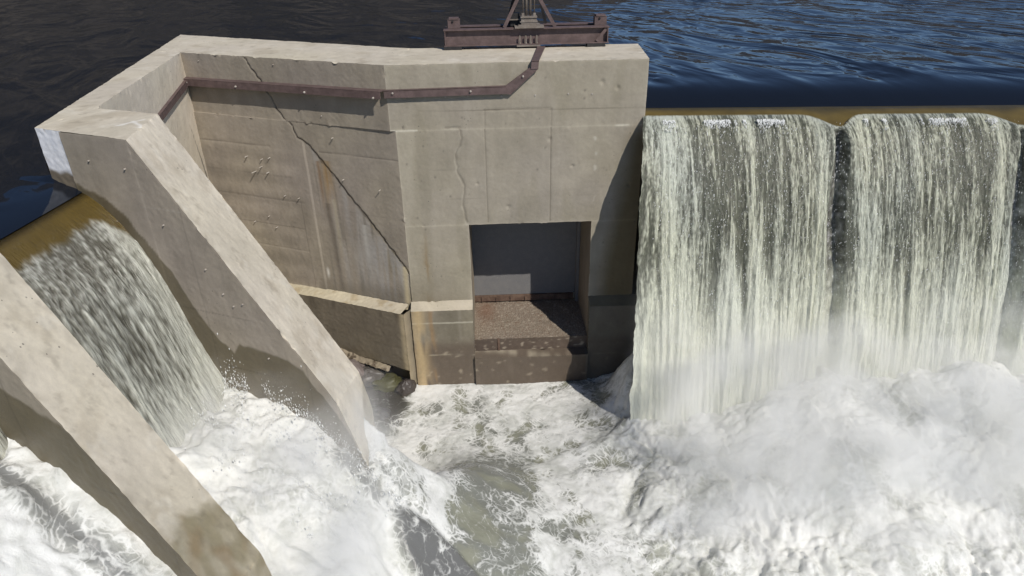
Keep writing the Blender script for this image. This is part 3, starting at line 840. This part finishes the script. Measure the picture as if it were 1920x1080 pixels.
b = MB(); b.box(.61, .86, 1.26, 1.44, .366, .47); b.box(.59, .88, 1.25, 1.45, .40, .415); b.box(.60, .87, 1.24, 1.46, .47, .49); b.build('gearbox', PALESTEEL, hoist, False)
def leg(a, c, m=STEEL, w=.055):
    b = MB(); b.obox(a, c, w, .012, (0, 1, 0)); b.obox(np.array(a)+[0, .03, 0], np.array(c)+[0, .03, 0], .012, .06, (0, 1, 0)); return b.build('brace_leg', m, hoist, False)
leg((.33, 1.30, .32), (.66, 1.35, .95)); leg((1.17, 1.30, .32), (.80, 1.35, .95))
leg((.42, 1.75, .32), (.68, 1.55, 1.3), DARKSTEEL, .09); leg((1.05, 1.75, .32), (.80, 1.55, 1.3), DARKSTEEL, .05)
b = MB(); b.box(.60, .86, 1.26, 1.50, .95, .97); b.build('head_plate', STEEL, hoist, False)
for x, r in ((.645, .011), (.70, .02), (.765, .02), (.83, .011)):
    b = MB(); b.tube([(x, 1.35, .49), (x, 1.35, 1.35)], r, 10); b.build('lifting_stem', PALESTEEL, hoist)
for x in (.64, .83):
    b = MB(); b.box(x-.02, x+.02, 1.27, 1.31, .49, .54); b.build('stem_nut', PALESTEEL, hoist, False)
b = MB(); b.box(.40, .60, 1.40, 1.44, .42, .435); b.build('crank_arm', PALESTEEL, hoist, False)
b = MB(); b.box(.44, .60, 1.45, 1.62, .32, .52); b.build('motor_block', DARKSTEEL, hoist, False)
for x in (.58, .68, .76, .86):
    b = MB(); b.tube([(x, 1.235, .072), (x, 1.235, .20)], .013, 10); b.tube([(x, 1.235, .072), (x, 1.235, .095)], .022, 6); b.build('anchor_stud', PALESTEEL, hoist, False)
b = MB(); b.box(.53, .92, 1.20, 1.27, .03, .054); b.build('anchor_plate', PALESTEEL, hoist, False)

# ------------------------------------------------------------------ reservoir
WL = -0.56
DIV = (5.35, 8.05)
def cresty(x): return 0.35-0.075*(np.minimum(x, 14)-2.5)
def res_z(x, y):
    yc = cresty(x)
    d = np.where(x > 2.45, y-yc, 9)
    z = WL-0.27*np.exp(-np.clip(d, 0, 50)/0.55)**1.5
    dl = np.where(y < -3.2, lx(y)-x, 9)
    z = z-0.10*np.exp(-np.clip(dl, 0, 50)/0.35)
    return z, d, dl
def by(x): return np.where(x < 2.53, np.interp(x, [-5.6, -1.4, 2.5], [2.9, .8, .8]), cresty(x))
def xl(y): return np.where(y < -3.3, lx(y), np.interp(y, [-3.3, 2.9], [-4.66, -5.6]))
b = MB()
def addres(X, Y):
    z, d, dl = res_z(X, Y)
    amp = sst(0.2, 1.6, d)*sst(0.1, 0.8, dl)
    p = v3(X.ravel(), Y.ravel(), 0*X.ravel())
    ca, sa = math.cos(math.radians(24)), math.sin(math.radians(24))
    q = np.stack([(p[:, 0]*ca+p[:, 1]*sa)*1.5, (-p[:, 0]*sa+p[:, 1]*ca)*0.7, p[:, 2]], -1)
    w = fbm(q*0.6, 71, 2).reshape(X.shape)
    # swirling dimples by the corner of the block
    rr = np.hypot(X-2.9, (Y-1.4))
    sw = np.sin(rr*9-1.5*np.arctan2(Y-1.4, X-2.9))*np.exp(-(rr/1.3)**2)*(X > 2.5)
    z = z+0.05*w*amp+0.006*sw*sst(0.1, .6, d)
    base = np.array([0.008, 0.011, 0.018])
    C = np.ones((X.size, 3))*base
    m = np.clip(np.maximum(np.exp(-np.clip(d.ravel(), 0, 9)/0.10)*(X.ravel() > 2.45), 0), 0, 1)
    C = lerp(C, (0.06, 0.045, 0.015), 0.0*m)
    b.grid(np.stack([X, Y, z], -1), C, (amp*0.9+0.1).ravel())
xs = np.concatenate([np.linspace(-5.6, 2.49, 110), np.linspace(2.53, 14, 300), 14+np.cumsum(np.linspace(.1, 2.2, 60))])
vv = np.concatenate([np.linspace(0, 5, 110), 5+np.cumsum(np.linspace(.08, 1.6, 70))])
X, Vv = np.meshgrid(xs, vv)
addres(X, by(np.minimum(X, 14))+Vv)
ys = np.linspace(-14, 2.9, 260); vv2 = np.concatenate([np.linspace(0, 3, 60), 3+np.cumsum(np.linspace(.08, 1.5, 60))])
Vv, Y = np.meshgrid(-vv2[::-1], ys)
addres(xl(Y)+Vv, Y)
ys = 2.9+vv; Vv, Y = np.meshgrid(-vv2[::-1], ys)
addres(-5.6+Vv, Y)
tag(b.build('reservoir', RESV), 'dark smooth upstream water held behind the pier and weirs', kind='structure')

# brown water lip over both crests
def lip_mat():
    m, nt, b_, o = newmat('tea_coloured_lip')
    g = nd(nt, 'ShaderNodeNewGeometry'); P = g.outputs['Position']
    at = nd(nt, 'ShaderNodeAttribute', attribute_name='Col')
    n = texn(nt, P, 5, 4, 0.6)
    c = mix(nt, 1.0, at.outputs['Color'], mix(nt, n, (0.7, 0.7, 0.7), (1.3, 1.3, 1.3)), 'MULTIPLY')
    nt.links.new(c, b_.inputs['Base Color'])
    b_.inputs['Roughness'].default_value = 0.08; b_.inputs['IOR'].default_value = 1.33
    nt.links.new(bump(nt, n, 0.25, 0.02), b_.inputs['Normal'])
    return m
LIP = lip_mat()

# ------------------------------------------------------------------ right-hand fall
FX0, FX1 = 2.50, 12.2
def fall_profile(s):
    """s = distance out from the crest; thrown sheet"""
    return -0.86-0.22*s-1.18*s*s
falls = tag(empty('waterfall', (0, 0, 0)), 'wide curtain of water falling over the long weir to the right of the pier', kind='structure')
def lipz(x, w):      # w 0..1 across the lip
    return -0.83-0.07*w*w
b = MB()
xs = np.arange(FX0, FX1, .03); ws = np.linspace(0, 1, 14)
X, W_ = np.meshgrid(xs, ws)
div = sum(np.exp(-((X-d)/0.24)**2) for d in DIV)
Yv = cresty(X)*(1-W_)+(cresty(X)-0.34-0.34*div)*W_
Z = -0.83-0.05*W_**2-0.03*W_-0.10*div*W_+0.012*noise(v3(X.ravel()*3, W_.ravel(), 0*X.ravel()), 3).reshape(X.shape)*W_
C = tint(v3(X.ravel(), Yv.ravel(), Z.ravel()*0), (0.115, 0.082, 0.024), 33, 1.2)
C = lerp(C, (0.05, 0.04, 0.015), 0.85*(1-sst(0.1, 0.55, W_.ravel())))
b.grid(np.stack([X, Yv, Z], -1)[::-1], C.reshape(-1, 14, 3) if False else C.reshape(14, -1, 3)[::-1])
b.build('brown_lip', LIP, falls)

xs = np.arange(FX0-.04, FX1, .0125); ns = 250; SM = 2.1
s_ = np.linspace(0, 1, ns)**0.85*SM
X, S = np.meshgrid(xs, s_)
f = S/SM
lean = -0.30*np.exp(-np.abs(X-2.46)/0.3)*f**0.8
gap = 0
for d in DIV:
    u = X-d
    lean = lean+np.tanh(u/0.10)*np.exp(-np.abs(u)/0.5)*0.19*f**0.7
Xp = X+lean+0.05*noise(v3(X.ravel()*1.2, S.ravel()*0.9, 0*X.ravel()), 80).reshape(X.shape)*f
Xp = Xp+0.10*f*np.exp(-np.abs(X-2.46)/0.12)*fbm(v3(0*X.ravel()+X.ravel()*6, S.ravel()*7, 0*X.ravel()), 81, 4).reshape(X.shape)
arc = (S+0.6*S*S)*1.6
divb = sum(np.exp(-((X-d)/0.24)**2) for d in DIV)
for d in DIV:
    gap = gap+np.exp(-((Xp-d+.05-.02*np.sin(arc*2))/(0.04+0.13*f**0.7))**4)
gap = np.clip(gap, 0, 1)
def strand(fx, fs, sd):
    wob = 0.25*noise(v3(X.ravel()*2.0, arc.ravel()*0.7, 0*X.ravel()), sd+9)/fx*3
    return noise(v3((X.ravel()+wob)*fx, arc.ravel()*fs+4*noise(v3(X.ravel()*fx*.5, 0*X.ravel(), 0*X.ravel()), sd+3), 0*X.ravel()), sd).reshape(X.shape)
a = strand(2.6, 0.22, 90); b1 = strand(8, 0.35, 91); c1 = strand(18, 1.1, 92); d1 = strand(34, 4.0, 93); e1 = strand(40, 11.0, 94)
disp = 0.07*a+0.040*b1+0.022*c1+0.008*d1+0.006*e1
g = sst(0.0, 0.10, f)*(0.35+0.9*f)
Yp = cresty(X)-0.34-0.34*divb*(1-sst(0, .5, f))-S+gap*0.25*sst(0, .2, f)-disp*g*1.3
Zp = fall_profile(S)-0.10*divb*(1-sst(0, .3, f))
st = 0.36*b1+0.60*c1+0.55*d1+0.45*e1+0.20*a
white = np.array((0.57, 0.575, 0.46)); dark = np.array((0.105, 0.107, 0.078)); pale = np.array((0.74, 0.75, 0.66))
dens = 0.34+0.30*a
dens = dens+0.55*np.exp(-((X-2.85)/0.22)**2)
for d in DIV:
    dens = dens+0.45*np.exp(-((X-d-0.30)/0.14)**2)+0.35*np.exp(-((X-d+0.30)/0.13)**2)
dens = dens+0.9*sst(0.45, 0.90, f+0.12*a)+0.22*(1-sst(0.0, 0.10, f))
m = sst(-0.34, 0.42, st+dens-0.46)
C = dark[None, None]*(1-m[..., None])+white[None, None]*m[..., None]
C = C*(1+0.25*sst(-.2, .5, noise(v3(X.ravel()*1.3, arc.ravel()*.3, 0*X.ravel()), 97)).reshape(X.shape)[..., None]*np.array((-.25, -.12, .25)))
lowf = (0.85*sst(0.48, 0.85, f+0.10*a))[..., None]
C = C*(1-lowf)+pale*lowf
gm = (0.68*gap*sst(0.03, 0.10, f)*(1-0.85*sst(0.50, 0.75, f))*(0.82+0.18*sst(-.2, .2, b1)))[..., None]
spr = sst(0.1, 0.5, noise(v3(Xp.ravel()*24, arc.ravel()*9, 0*X.ravel()), 98).reshape(X.shape)+0.45*sst(-.05, .2, Xp-np.where(X < 6.7, DIV[0], DIV[1]))+0.3*f-0.15)[..., None]
gapc = np.array((0.11, 0.105, 0.095))*(1-spr)+np.array((0.48, 0.46, 0.49))*spr
C = C*(1-gm)+gapc*gm
tb_ = (1-sst(0.0, 0.02+0.015*0, f+0.01*c1))[..., None]
C = C*(1-tb_)+np.array((0.2, 0.17, 0.08))*tb_
amp = (0.6*sst(0.0, 0.08, f)*(1-0.7*sst(0.55, 0.9, f)))
b = MB()
b.grid(np.stack([Xp, Yp, Zp], -1)[::-1], C[::-1], amp[::-1], np.stack([Xp, arc], -1)[::-1])
# left end of the sheet closes against the block
b.build('falling_sheet', FALL, falls)

# ------------------------------------------------------------------ left-hand fall
falls2 = tag(empty('side_waterfall', (0, 0, 0)), 'narrow slide of streaked water running down between the two sloping buttresses', kind='structure')
DV = np.array([0.9165, -0.40])
def left_z(r):
    return np.interp(r, [0, .10, .34, .62, .86, 1.03, 1.20, 1.41, 1.65, 2.2], [-.655, -.70, -.86, -1.14, -1.56, -2.0, -2.48, -2.90, -3.45, -4.9])
def smooth_left(r):
    return sum(left_z(r+o)*w for o, w in ((-.12, .15), (-.06, .2), (0, .3), (.06, .2), (.12, .15)))
b = MB()
y0 = np.arange(-8.2, -3.30, .015)[::-1]; r = np.linspace(0, 2.0, 170)
Y0, Rr = np.meshgrid(y0, r)
xb = lx(Y0); Xp = xb+DV[0]*Rr; Yp = Y0+DV[1]*Rr
Zp = smooth_left(Rr)
arc = Rr*1.9
def str2(fx, fs, sd): return noise(v3(Y0.ravel()*fx, arc.ravel()*fs, 0*arc.ravel()), sd).reshape(Y0.shape)
a = str2(3, .7, 201); b1 = str2(7, 0.9, 202); c1 = str2(20, 4.5, 203); d1 = str2(36, 13, 204)
g = sst(0.3, 0.7, Rr)
dsp = (0.03*a+0.022*b1+0.018*c1+0.010*d1)*g
Xp = Xp+dsp*0.85; Zp = Zp+dsp*0.5
st = 0.45*b1+0.5*c1+0.55*d1+0.2*a
# distance from the first buttress: pale aerated margin
cdist = np.clip(-3.38-Y0, 0, 9)
dens = 0.44+0.7*np.exp(-(cdist/0.28)**2)+0.9*sst(1.05, 1.55, Rr)-0.25*(1-sst(.5, .9, Rr))
m = sst(-0.5, 0.62, st*1.1+dens-0.42)
C = np.array((0.095, 0.088, 0.066))*(1-m[..., None])+np.array((0.54, 0.54, 0.48))*m[..., None]
br = (1-sst(0.26, 0.36, Rr+0.03*b1+0.03*c1-0.25*np.exp(-(cdist/.18)**2)))[..., None]
brc = np.array((0.115, 0.078, 0.018))*(1+0.15*b1[..., None]+0.1*c1[..., None])*(0.25+0.75*sst(0, .12, Rr))[..., None]
C = C*(1-br)+brc*br
amp = 0.5*sst(0.4, 0.6, Rr)*(1-0.6*sst(1.2, 1.6, Rr))
b.grid(np.stack([Xp, Yp, Zp], -1), C, amp, np.stack([Y0, arc], -1))
b.build('sliding_sheet', FALL, falls2)

# ------------------------------------------------------------------ plunge pool
def pool_height(x, y):
    a = (x+4.5)*.9165-(y+3.38)*.40
    c = -((x+4.5)*.40+(y+3.38)*.9165)
    base = -5.76+0*x
    h1 = np.interp(a, [0, 1.2, 2.0, 2.6, 3.3, 4.2, 5.2, 6.4], [-3.0, -2.85, -2.85, -3.1, -3.62, -4.6, -5.4, -5.76])
    edge = np.where((a < 3.2)*(c > -0.5), 1.0, sst(-3.3, 0.1, c)*sst(2.6, 3.9, a+1.3*sst(-1.1, 0, c)))
    h = base+(h1-base)*np.clip(edge, 0, 1)
    h2 = np.interp(a, [0, 1.7, 2.2, 2.8, 3.3, 4.2, 6, 7.5], [-1.45, -1.58, -1.78, -2.32, -2.8, -3.5, -5.0, -5.7])
    e2 = np.where(a < 3.55, (c > 2.1)*1.0, sst(2.0, 3.2, c))
    h = h*(1-e2)+h2*e2
    # mound at the foot of the long fall
    A = np.interp(x, [0.8, 2.4, 3.4, 4.3, 5.2, 14], [0, .30, .48, .85, 1.2, 1.55])
    A = A*(1+0.25*noise(v3(x*.9, 0*x, 0*x), 5))
    h = h+0.95*np.exp(-((x-2.42)/0.42)**2-((y+0.85)/0.55)**2)
    yl = -2.0
    h = h+A*np.where(y > yl, np.exp(-((y-yl)/1.2)**2), np.exp(-((y-yl)/2.3)**2))
    return h, a, c
b = MB()
xs = np.concatenate([np.arange(-7.5, 9.2, .022), np.arange(9.2, 14, .08)]); ys = np.concatenate([np.arange(-9.5, 2.4, .022)])
X, Y = np.meshgrid(xs, ys)
x, y = X.ravel(), Y.ravel()
wx = 0.35*noise(v3(x*.8, y*.8, 0*x), 301)+0.12*noise(v3(x*2.6, y*2.6, 0*x), 302)
wy = 0.35*noise(v3(x*.8, y*.8, 0*x+7), 303)+0.12*noise(v3(x*2.6, y*2.6, 0*x+7), 304)
h, aa, cc = pool_height(x+0.5*wx, y+0.5*wy)
h0, aa, cc = pool_height(x, y)
xw, yw = x+wx, y+wy
bl = billow(v3(xw*0.75, yw*0.75, 0*x), 310, 5, 0.5)
bl2 = billow(v3(xw*2.6, yw*2.6, 0*x), 320, 4, 0.55)
# foam cover -------------------------------------------------
turb = np.clip(sst(1.2, 2.6, x+0.3*wx)+sst(-1.2, -2.2, x+0.3*(y+3))*(cc > -0.3), 0, 1)       # violence of the water
# calmer greenish window in the middle
win = np.exp(-((xw-0.02-0.05*(yw+3))/0.50)**4)*sst(-8.2, -6.2, yw)*(1-sst(-2.6, -1.7, yw))
d1, e1 = worley2(xw*2.4, yw*2.4, 5); d2, e2 = worley2(xw*5.5+9, yw*5.5, 6)
lace = np.maximum(1-sst(0.0, 0.16, e1), 0.8*(1-sst(0.0, 0.2, e2)))
cover = 0.98-0.78*win+0.26*win*lace+0.48*(fbm(v3(xw*1.1, yw*1.1, 0*x), 330, 4))
n5 = fbm(v3(xw*2.2, yw*2.2, 0*x), 340, 4)
midz = sst(-1.6, -.6, x)*(1-sst(2.2, 3.4, x))
cover = cover-0.45*midz*sst(-0.1, 0.5, n5)
cover = cover-0.55*sst(0.10, 0.6, fbm(v3(xw*1.6+3, yw*1.6, 0*x), 370, 4))
# still brown water by the rocks
brn = sst(0.25, 0.8, 1.3-np.hypot((x+2.10+0.12*(y+.6))/0.68, (y+0.45)/1.35)+0.6*wx)
cover = cover*(1-brn)
# smooth dark hump in front
hx, hy = x+0.58, y+5.40
hu = (hx*0.8-hy*0.6)/1.0; hv = (hx*0.6+hy*0.8)/0.44
hump = sst(0.1, 0.45, 1-np.hypot(hu, hv)+0.5*wx)
cover = cover*(1-hump)+hump*(0.02+0.42*sst(0.0, 0.7, noise(v3(xw*9, yw*9, 0*x), 345)+.3*n5))
# streaked dark flow beside the near buttress and the end of the first
strk = noise(v3(aa*1.2, cc*11, 0*x), 351)*0.6+noise(v3(aa*3, cc*26, 0*x), 352)*0.4
s2 = 0.8*np.exp(-((cc-2.68)/0.14)**2)*(aa > 0.5)*(1-sst(3.4,4,aa))
cover = cover-s2*(0.85+0.9*strk)
s1 = 0.6*np.exp(-((cc-0.10)/0.14)**2)*sst(2.5, 3.0, aa)*(1-sst(3.4, 3.7, aa))
cover = cover-s1*(0.7+0.9*strk)
kk = sst(2.76, 2.98, cc); cover = cover*(1-kk)+(1.0+0.25*n5)*kk
cover = np.clip(cover, 0, 1.15)
lump = (0.30*(bl-0.45)+0.08*(bl2-0.4))
fine = 0.02*fbm(v3(xw*9, yw*9, 0*x), 360, 3)
hh = h+lump*(0.16+0.95*turb)*(1-0.8*brn)*(1-.7*hump)+fine*(0.3+turb)+0.015*cover+0.16*hump
col = np.ones((x.size, 3))*np.array((0.205, 0.21, 0.185))
col = lerp(col, (0.27, 0.27, 0.20), 0.7*sst(0, .5, n5))
col = lerp(col, (0.46, 0.465, 0.41), 0.9*np.maximum(sst(1.5, 2.6, x), (aa > 1)*(cc > 0.2)*(x < 0)))
col = lerp(col, (0.035, 0.028, 0.018), brn)
col = lerp(col, (0.15, 0.15, 0.145), hump)
col = lerp(col, (0.18, 0.18, 0.18), np.clip(s2+s1, 0, 1))
b.grid(np.stack([X, Y, hh.reshape(X.shape)], -1), col, cover)
tag(b.build('plunge_pool', FOAM), 'churning white and grey-green water below the dam', kind='structure')

# ------------------------------------------------------------------ rocks at the foot of the back wall
def rock(loc, sc, seed, colr, label, rot=0):
    mb = MB()
    th, ph = np.meshgrid(np.linspace(0, 2*np.pi, 49), np.linspace(0, np.pi, 25))
    d = v3((np.sin(ph)*np.cos(th)).ravel(), (np.sin(ph)*np.sin(th)).ravel(), np.cos(ph).ravel())
    rr = 1+0.30*fbm(d*1.1, seed, 3)+0.08*fbm(d*4, seed+5, 3)
    p = d*rr[:, None]*np.array(sc)
    c, s = math.cos(rot), math.sin(rot)
    p = np.stack([p[:, 0]*c-p[:, 1]*s, p[:, 0]*s+p[:, 1]*c, p[:, 2]], -1)
    C = tint(p*3, colr, seed, 1.3)
    mb.grid(p.reshape(25, 49, 3)[:, ::-1], C.reshape(25, 49, 3)[:, ::-1], np.ones(25*49))
    o = mb.build('rock', CONC); o.location = loc
    tag(o, label, 'rock', 'wet rocks at the foot of the cracked wall')
rock((-2.75, .05, -5.50), (.34, .22, .22), 401, (.17, .14, .13), 'pinkish grey wet rock closest to the sloping buttress', -.4)
rock((-2.40, -.02, -5.62), (.30, .2, .2), 402, (.09, .08, .07), 'dark flat rock beside the pinkish one', .3)
rock((-2.05, -.12, -5.74), (.30, .24, .16), 403, (.075, .072, .028), 'olive green rock barely under the brown water', .1)
rock((-1.66, -.30, -5.72), (.2, .14, .18), 404, (.06, .05, .045), 'small dark rock in the corner below the lime streak', .8)
rock((-2.1, -1.0, -5.78), (.22, .16, .15), 405, (.06, .055, .05), 'black wet rock washed by foam beside the buttress end', .2)
b = MB()
def col_rub(p, ed): return lerp(tint(p, (.24, .20, .145), 35, 1.5), (.08, .06, .04), sst(0, .4, fbm(p*9, 3, 3)))
b.patch(wb(2.3, -5.08, .38), wb(.35, -5.44, .36), wb(.35, -5.36, .16), wb(2.3, -4.98, .16), .015, .03, col_rub)
tag(b.build('broken_concrete_edge', CONC, pier), 'broken pale edge of rubble under the wall footing')

# ------------------------------------------------------------------ far wooded bank (seen mirrored in the reservoir)
def bank_mat():
    m, nt, b_, o = newmat('wooded_bank')
    g = nd(nt, 'ShaderNodeNewGeometry'); P = g.outputs['Position']
    n = texn(nt, P, 0.22, 8, 0.75)
    nt.links.new(mix(nt, mr(nt, n, .35, .68), (.010, .010, .010), (.055, .047, .040)), b_.inputs['Base Color'])
    b_.inputs['Roughness'].default_value = 1
    return m
mb = MB()
az = np.radians(np.linspace(-150, 75, 400)); lv = np.linspace(0, 1, 26)
AZ, LV = np.meshgrid(az, lv)
el = np.interp(np.degrees(az), [-150, -110, -60, -20, -2, 5, 11, 30, 50, 75], [20, 24, 26, 24, 19, 12, 6, 5, 5.5, 6])
el = el*(1+.10*noise(v3(az*14, 0*az, 0*az), 3)+.06*noise(v3(az*60, 0*az, 0*az), 4))
D0 = 60
rad = D0+LV*40
zz = np.tan(np.radians(el))[None]*rad*np.sin(LV*np.pi/2)**0.8-1.0
mb.grid(np.stack([np.sin(AZ)*rad, np.cos(AZ)*rad, zz], -1)[:, ::-1])
tag(mb.build('hills', bank_mat()), 'wooded river bank upstream', kind='structure')
mb = MB(); X, Y = np.meshgrid(np.linspace(-400, 400, 9), np.linspace(-400, 400, 9)); mb.grid(np.stack([X, Y, 0*X-7.3], -1))
tag(mb.build('river_bed', bank_mat()), 'river bed and ground below the dam', kind='structure')

# ------------------------------------------------------------------ spray
def spray(name, x0, x1, y0, y1, z0, z1, dens, label, grad):
    m = bpy.data.materials.new(name); m.use_nodes = True
    nt = m.node_tree; nt.nodes.clear()
    o = nt.nodes.new('ShaderNodeOutputMaterial'); v = nt.nodes.new('ShaderNodeVolumePrincipled')
    nt.links.new(v.outputs[0], o.inputs['Volume'])
    v.inputs['Color'].default_value = (1.0, 0.995, 0.98, 1); v.inputs['Anisotropy'].default_value = -0.2
    tc = nt.nodes.new('ShaderNodeNewGeometry'); P = tc.outputs['Position']
    n = texn(nt, P, 0.9, 4, 0.62, 0.6)
    sx = nt.nodes.new('ShaderNodeSeparateXYZ'); nt.links.new(P, sx.inputs[0])
    top = mr(nt, mathn(nt, 'ADD', sx.outputs[2], mathn(nt, 'MULTIPLY', mathn(nt, 'SUBTRACT', n, 0.5), -2.4)), grad[0], grad[1], 1, 0)
    e = mr(nt, sx.outputs[0], x0, x0+0.7); e2 = mr(nt, sx.outputs[0], x1-.7, x1, 1, 0)
    e3 = mr(nt, sx.outputs[1], y0, y0+1.0); e4 = mr(nt, sx.outputs[1], y1-.5, y1, 1, 0)
    d = mathn(nt, 'MULTIPLY', mathn(nt, 'MULTIPLY', e, e2), mathn(nt, 'MULTIPLY', e3, e4))
    d = mathn(nt, 'MULTIPLY', d, mathn(nt, 'MULTIPLY', top, mr(nt, n, 0.42, 0.62, 0.08, 1)))
    nt.links.new(mathn(nt, 'MULTIPLY', d, dens), v.inputs['Density'])
    b = MB(); b.box(x0, x1, y0, y1, z0, z1, 9)
    o = b.build(name, m, smooth=False)
    tag(o, label, kind='stuff')
    return o
spray('spray', 2.15, 12.5, -5.2, -0.35, -5.9, -2.3, 1.25, 'white spray rising from the foot of the long fall', (-4.8, -2.9))
spray('fine_spray', -4.6, -0.9, -7.4, -3.9, -5.2, -2.0, 1.0, 'white spray over the chute between the sloping buttresses', (-3.5, -2.4))

# flying drops ---------------------------------------------------------------
rng = np.random.default_rng(5)
def drops(name, pts, rad, label):
    n = len(pts)
    o8 = np.array([[1, 0, 0], [0, 1, 0], [-1, 0, 0], [0, -1, 0], [0, 0, 3.0], [0, 0, -3.0]], float)
    V = (pts[:, None]+o8[None]*rad[:, None, None]*(1+.5*rng.random((n, 6, 1)))).reshape(-1, 3)
    T = np.array([[0, 1, 4], [1, 2, 4], [2, 3, 4], [3, 0, 4], [1, 0, 5], [2, 1, 5], [3, 2, 5], [0, 3, 5]])
    Tq = (T[None]+np.arange(n)[:, None, None]*6).reshape(-1, 3)
    me = bpy.data.meshes.new(name)
    me.vertices.add(len(V)); me.vertices.foreach_set('co', V.astype(np.float32).ravel())
    me.loops.add(len(Tq)*3); me.loops.foreach_set('vertex_index', Tq.astype(np.int32).ravel())
    me.polygons.add(len(Tq)); me.polygons.foreach_set('loop_start', np.arange(0, len(Tq)*3, 3, dtype=np.int32))
    me.update(calc_edges=True)
    m, nt, b_, o_ = newmat(name); b_.inputs['Base Color'].default_value = (.86, .87, .86, 1); b_.inputs['Roughness'].default_value = .25
    me.materials.append(m)
    o = bpy.data.objects.new(name, me); COL.objects.link(o)
    tag(o, label, kind='stuff')
N = 15000
x = FX0+rng.random(N)*8; sgm = 0.18+rng.random(N)**0.8*1.7
y = cresty(x)-0.34-sgm-rng.gamma(1.3, .035, N); z = fall_profile(sgm)+rng.normal(0, .04, N)
rd = np.minimum(rng.gamma(1.2, .0012, N), .004)+.0009
# white beads added just under the lip to imitate sun glitter
n2_ = 5000
x2 = FX0+rng.random(n2_)*8; s2_ = 0.13+rng.gamma(1.6, .035, n2_)
ok = (noise(v3(x2*1.5, 0*x2, 0*x2), 601)+.5*noise(v3(x2*7, 0*x2, 0*x2), 602) > 0.08)*(np.min([np.abs(x2-d) for d in DIV], 0) > .3)
x2, s2_ = x2[ok], s2_[ok]
x = np.concatenate([x, x2]); y = np.concatenate([y, cresty(x2)-0.34-s2_-.03-rng.random(len(x2))*.03]); z = np.concatenate([z, fall_profile(s2_)+.01])
rd = np.concatenate([rd, .003+rng.random(len(x2))*.004])
drops('drops_and_glitter', np.stack([x, y, z], -1), rd, 'loose drops around the falling sheet, plus white beads imitating glitter under its lip')
N = 8000
a_ = rng.random(N)*3.7; c_ = rng.random(N)**2.2*1.2
hx = -4.5+a_*.9165-c_*.40; hy = -3.38-a_*.40-c_*.9165
keep = (a_ > 1.35)*(noise(v3(a_*3.5, c_*3.5, 0*a_), 411) > -0.05)
hx, hy, c_ = hx[keep], hy[keep], c_[keep]
hz, _, _ = pool_height(hx, hy)
hz = hz+rng.gamma(1.2, .07, len(hx))*(1+1.5*np.clip(noise(v3(hx*5, hy*5, 0*hx), 412), 0, 1))
drops('splash_drops', np.stack([hx, hy, hz], -1), rng.gamma(1.3, .0011, len(hx))+.0009, 'drops thrown up against the buttress')
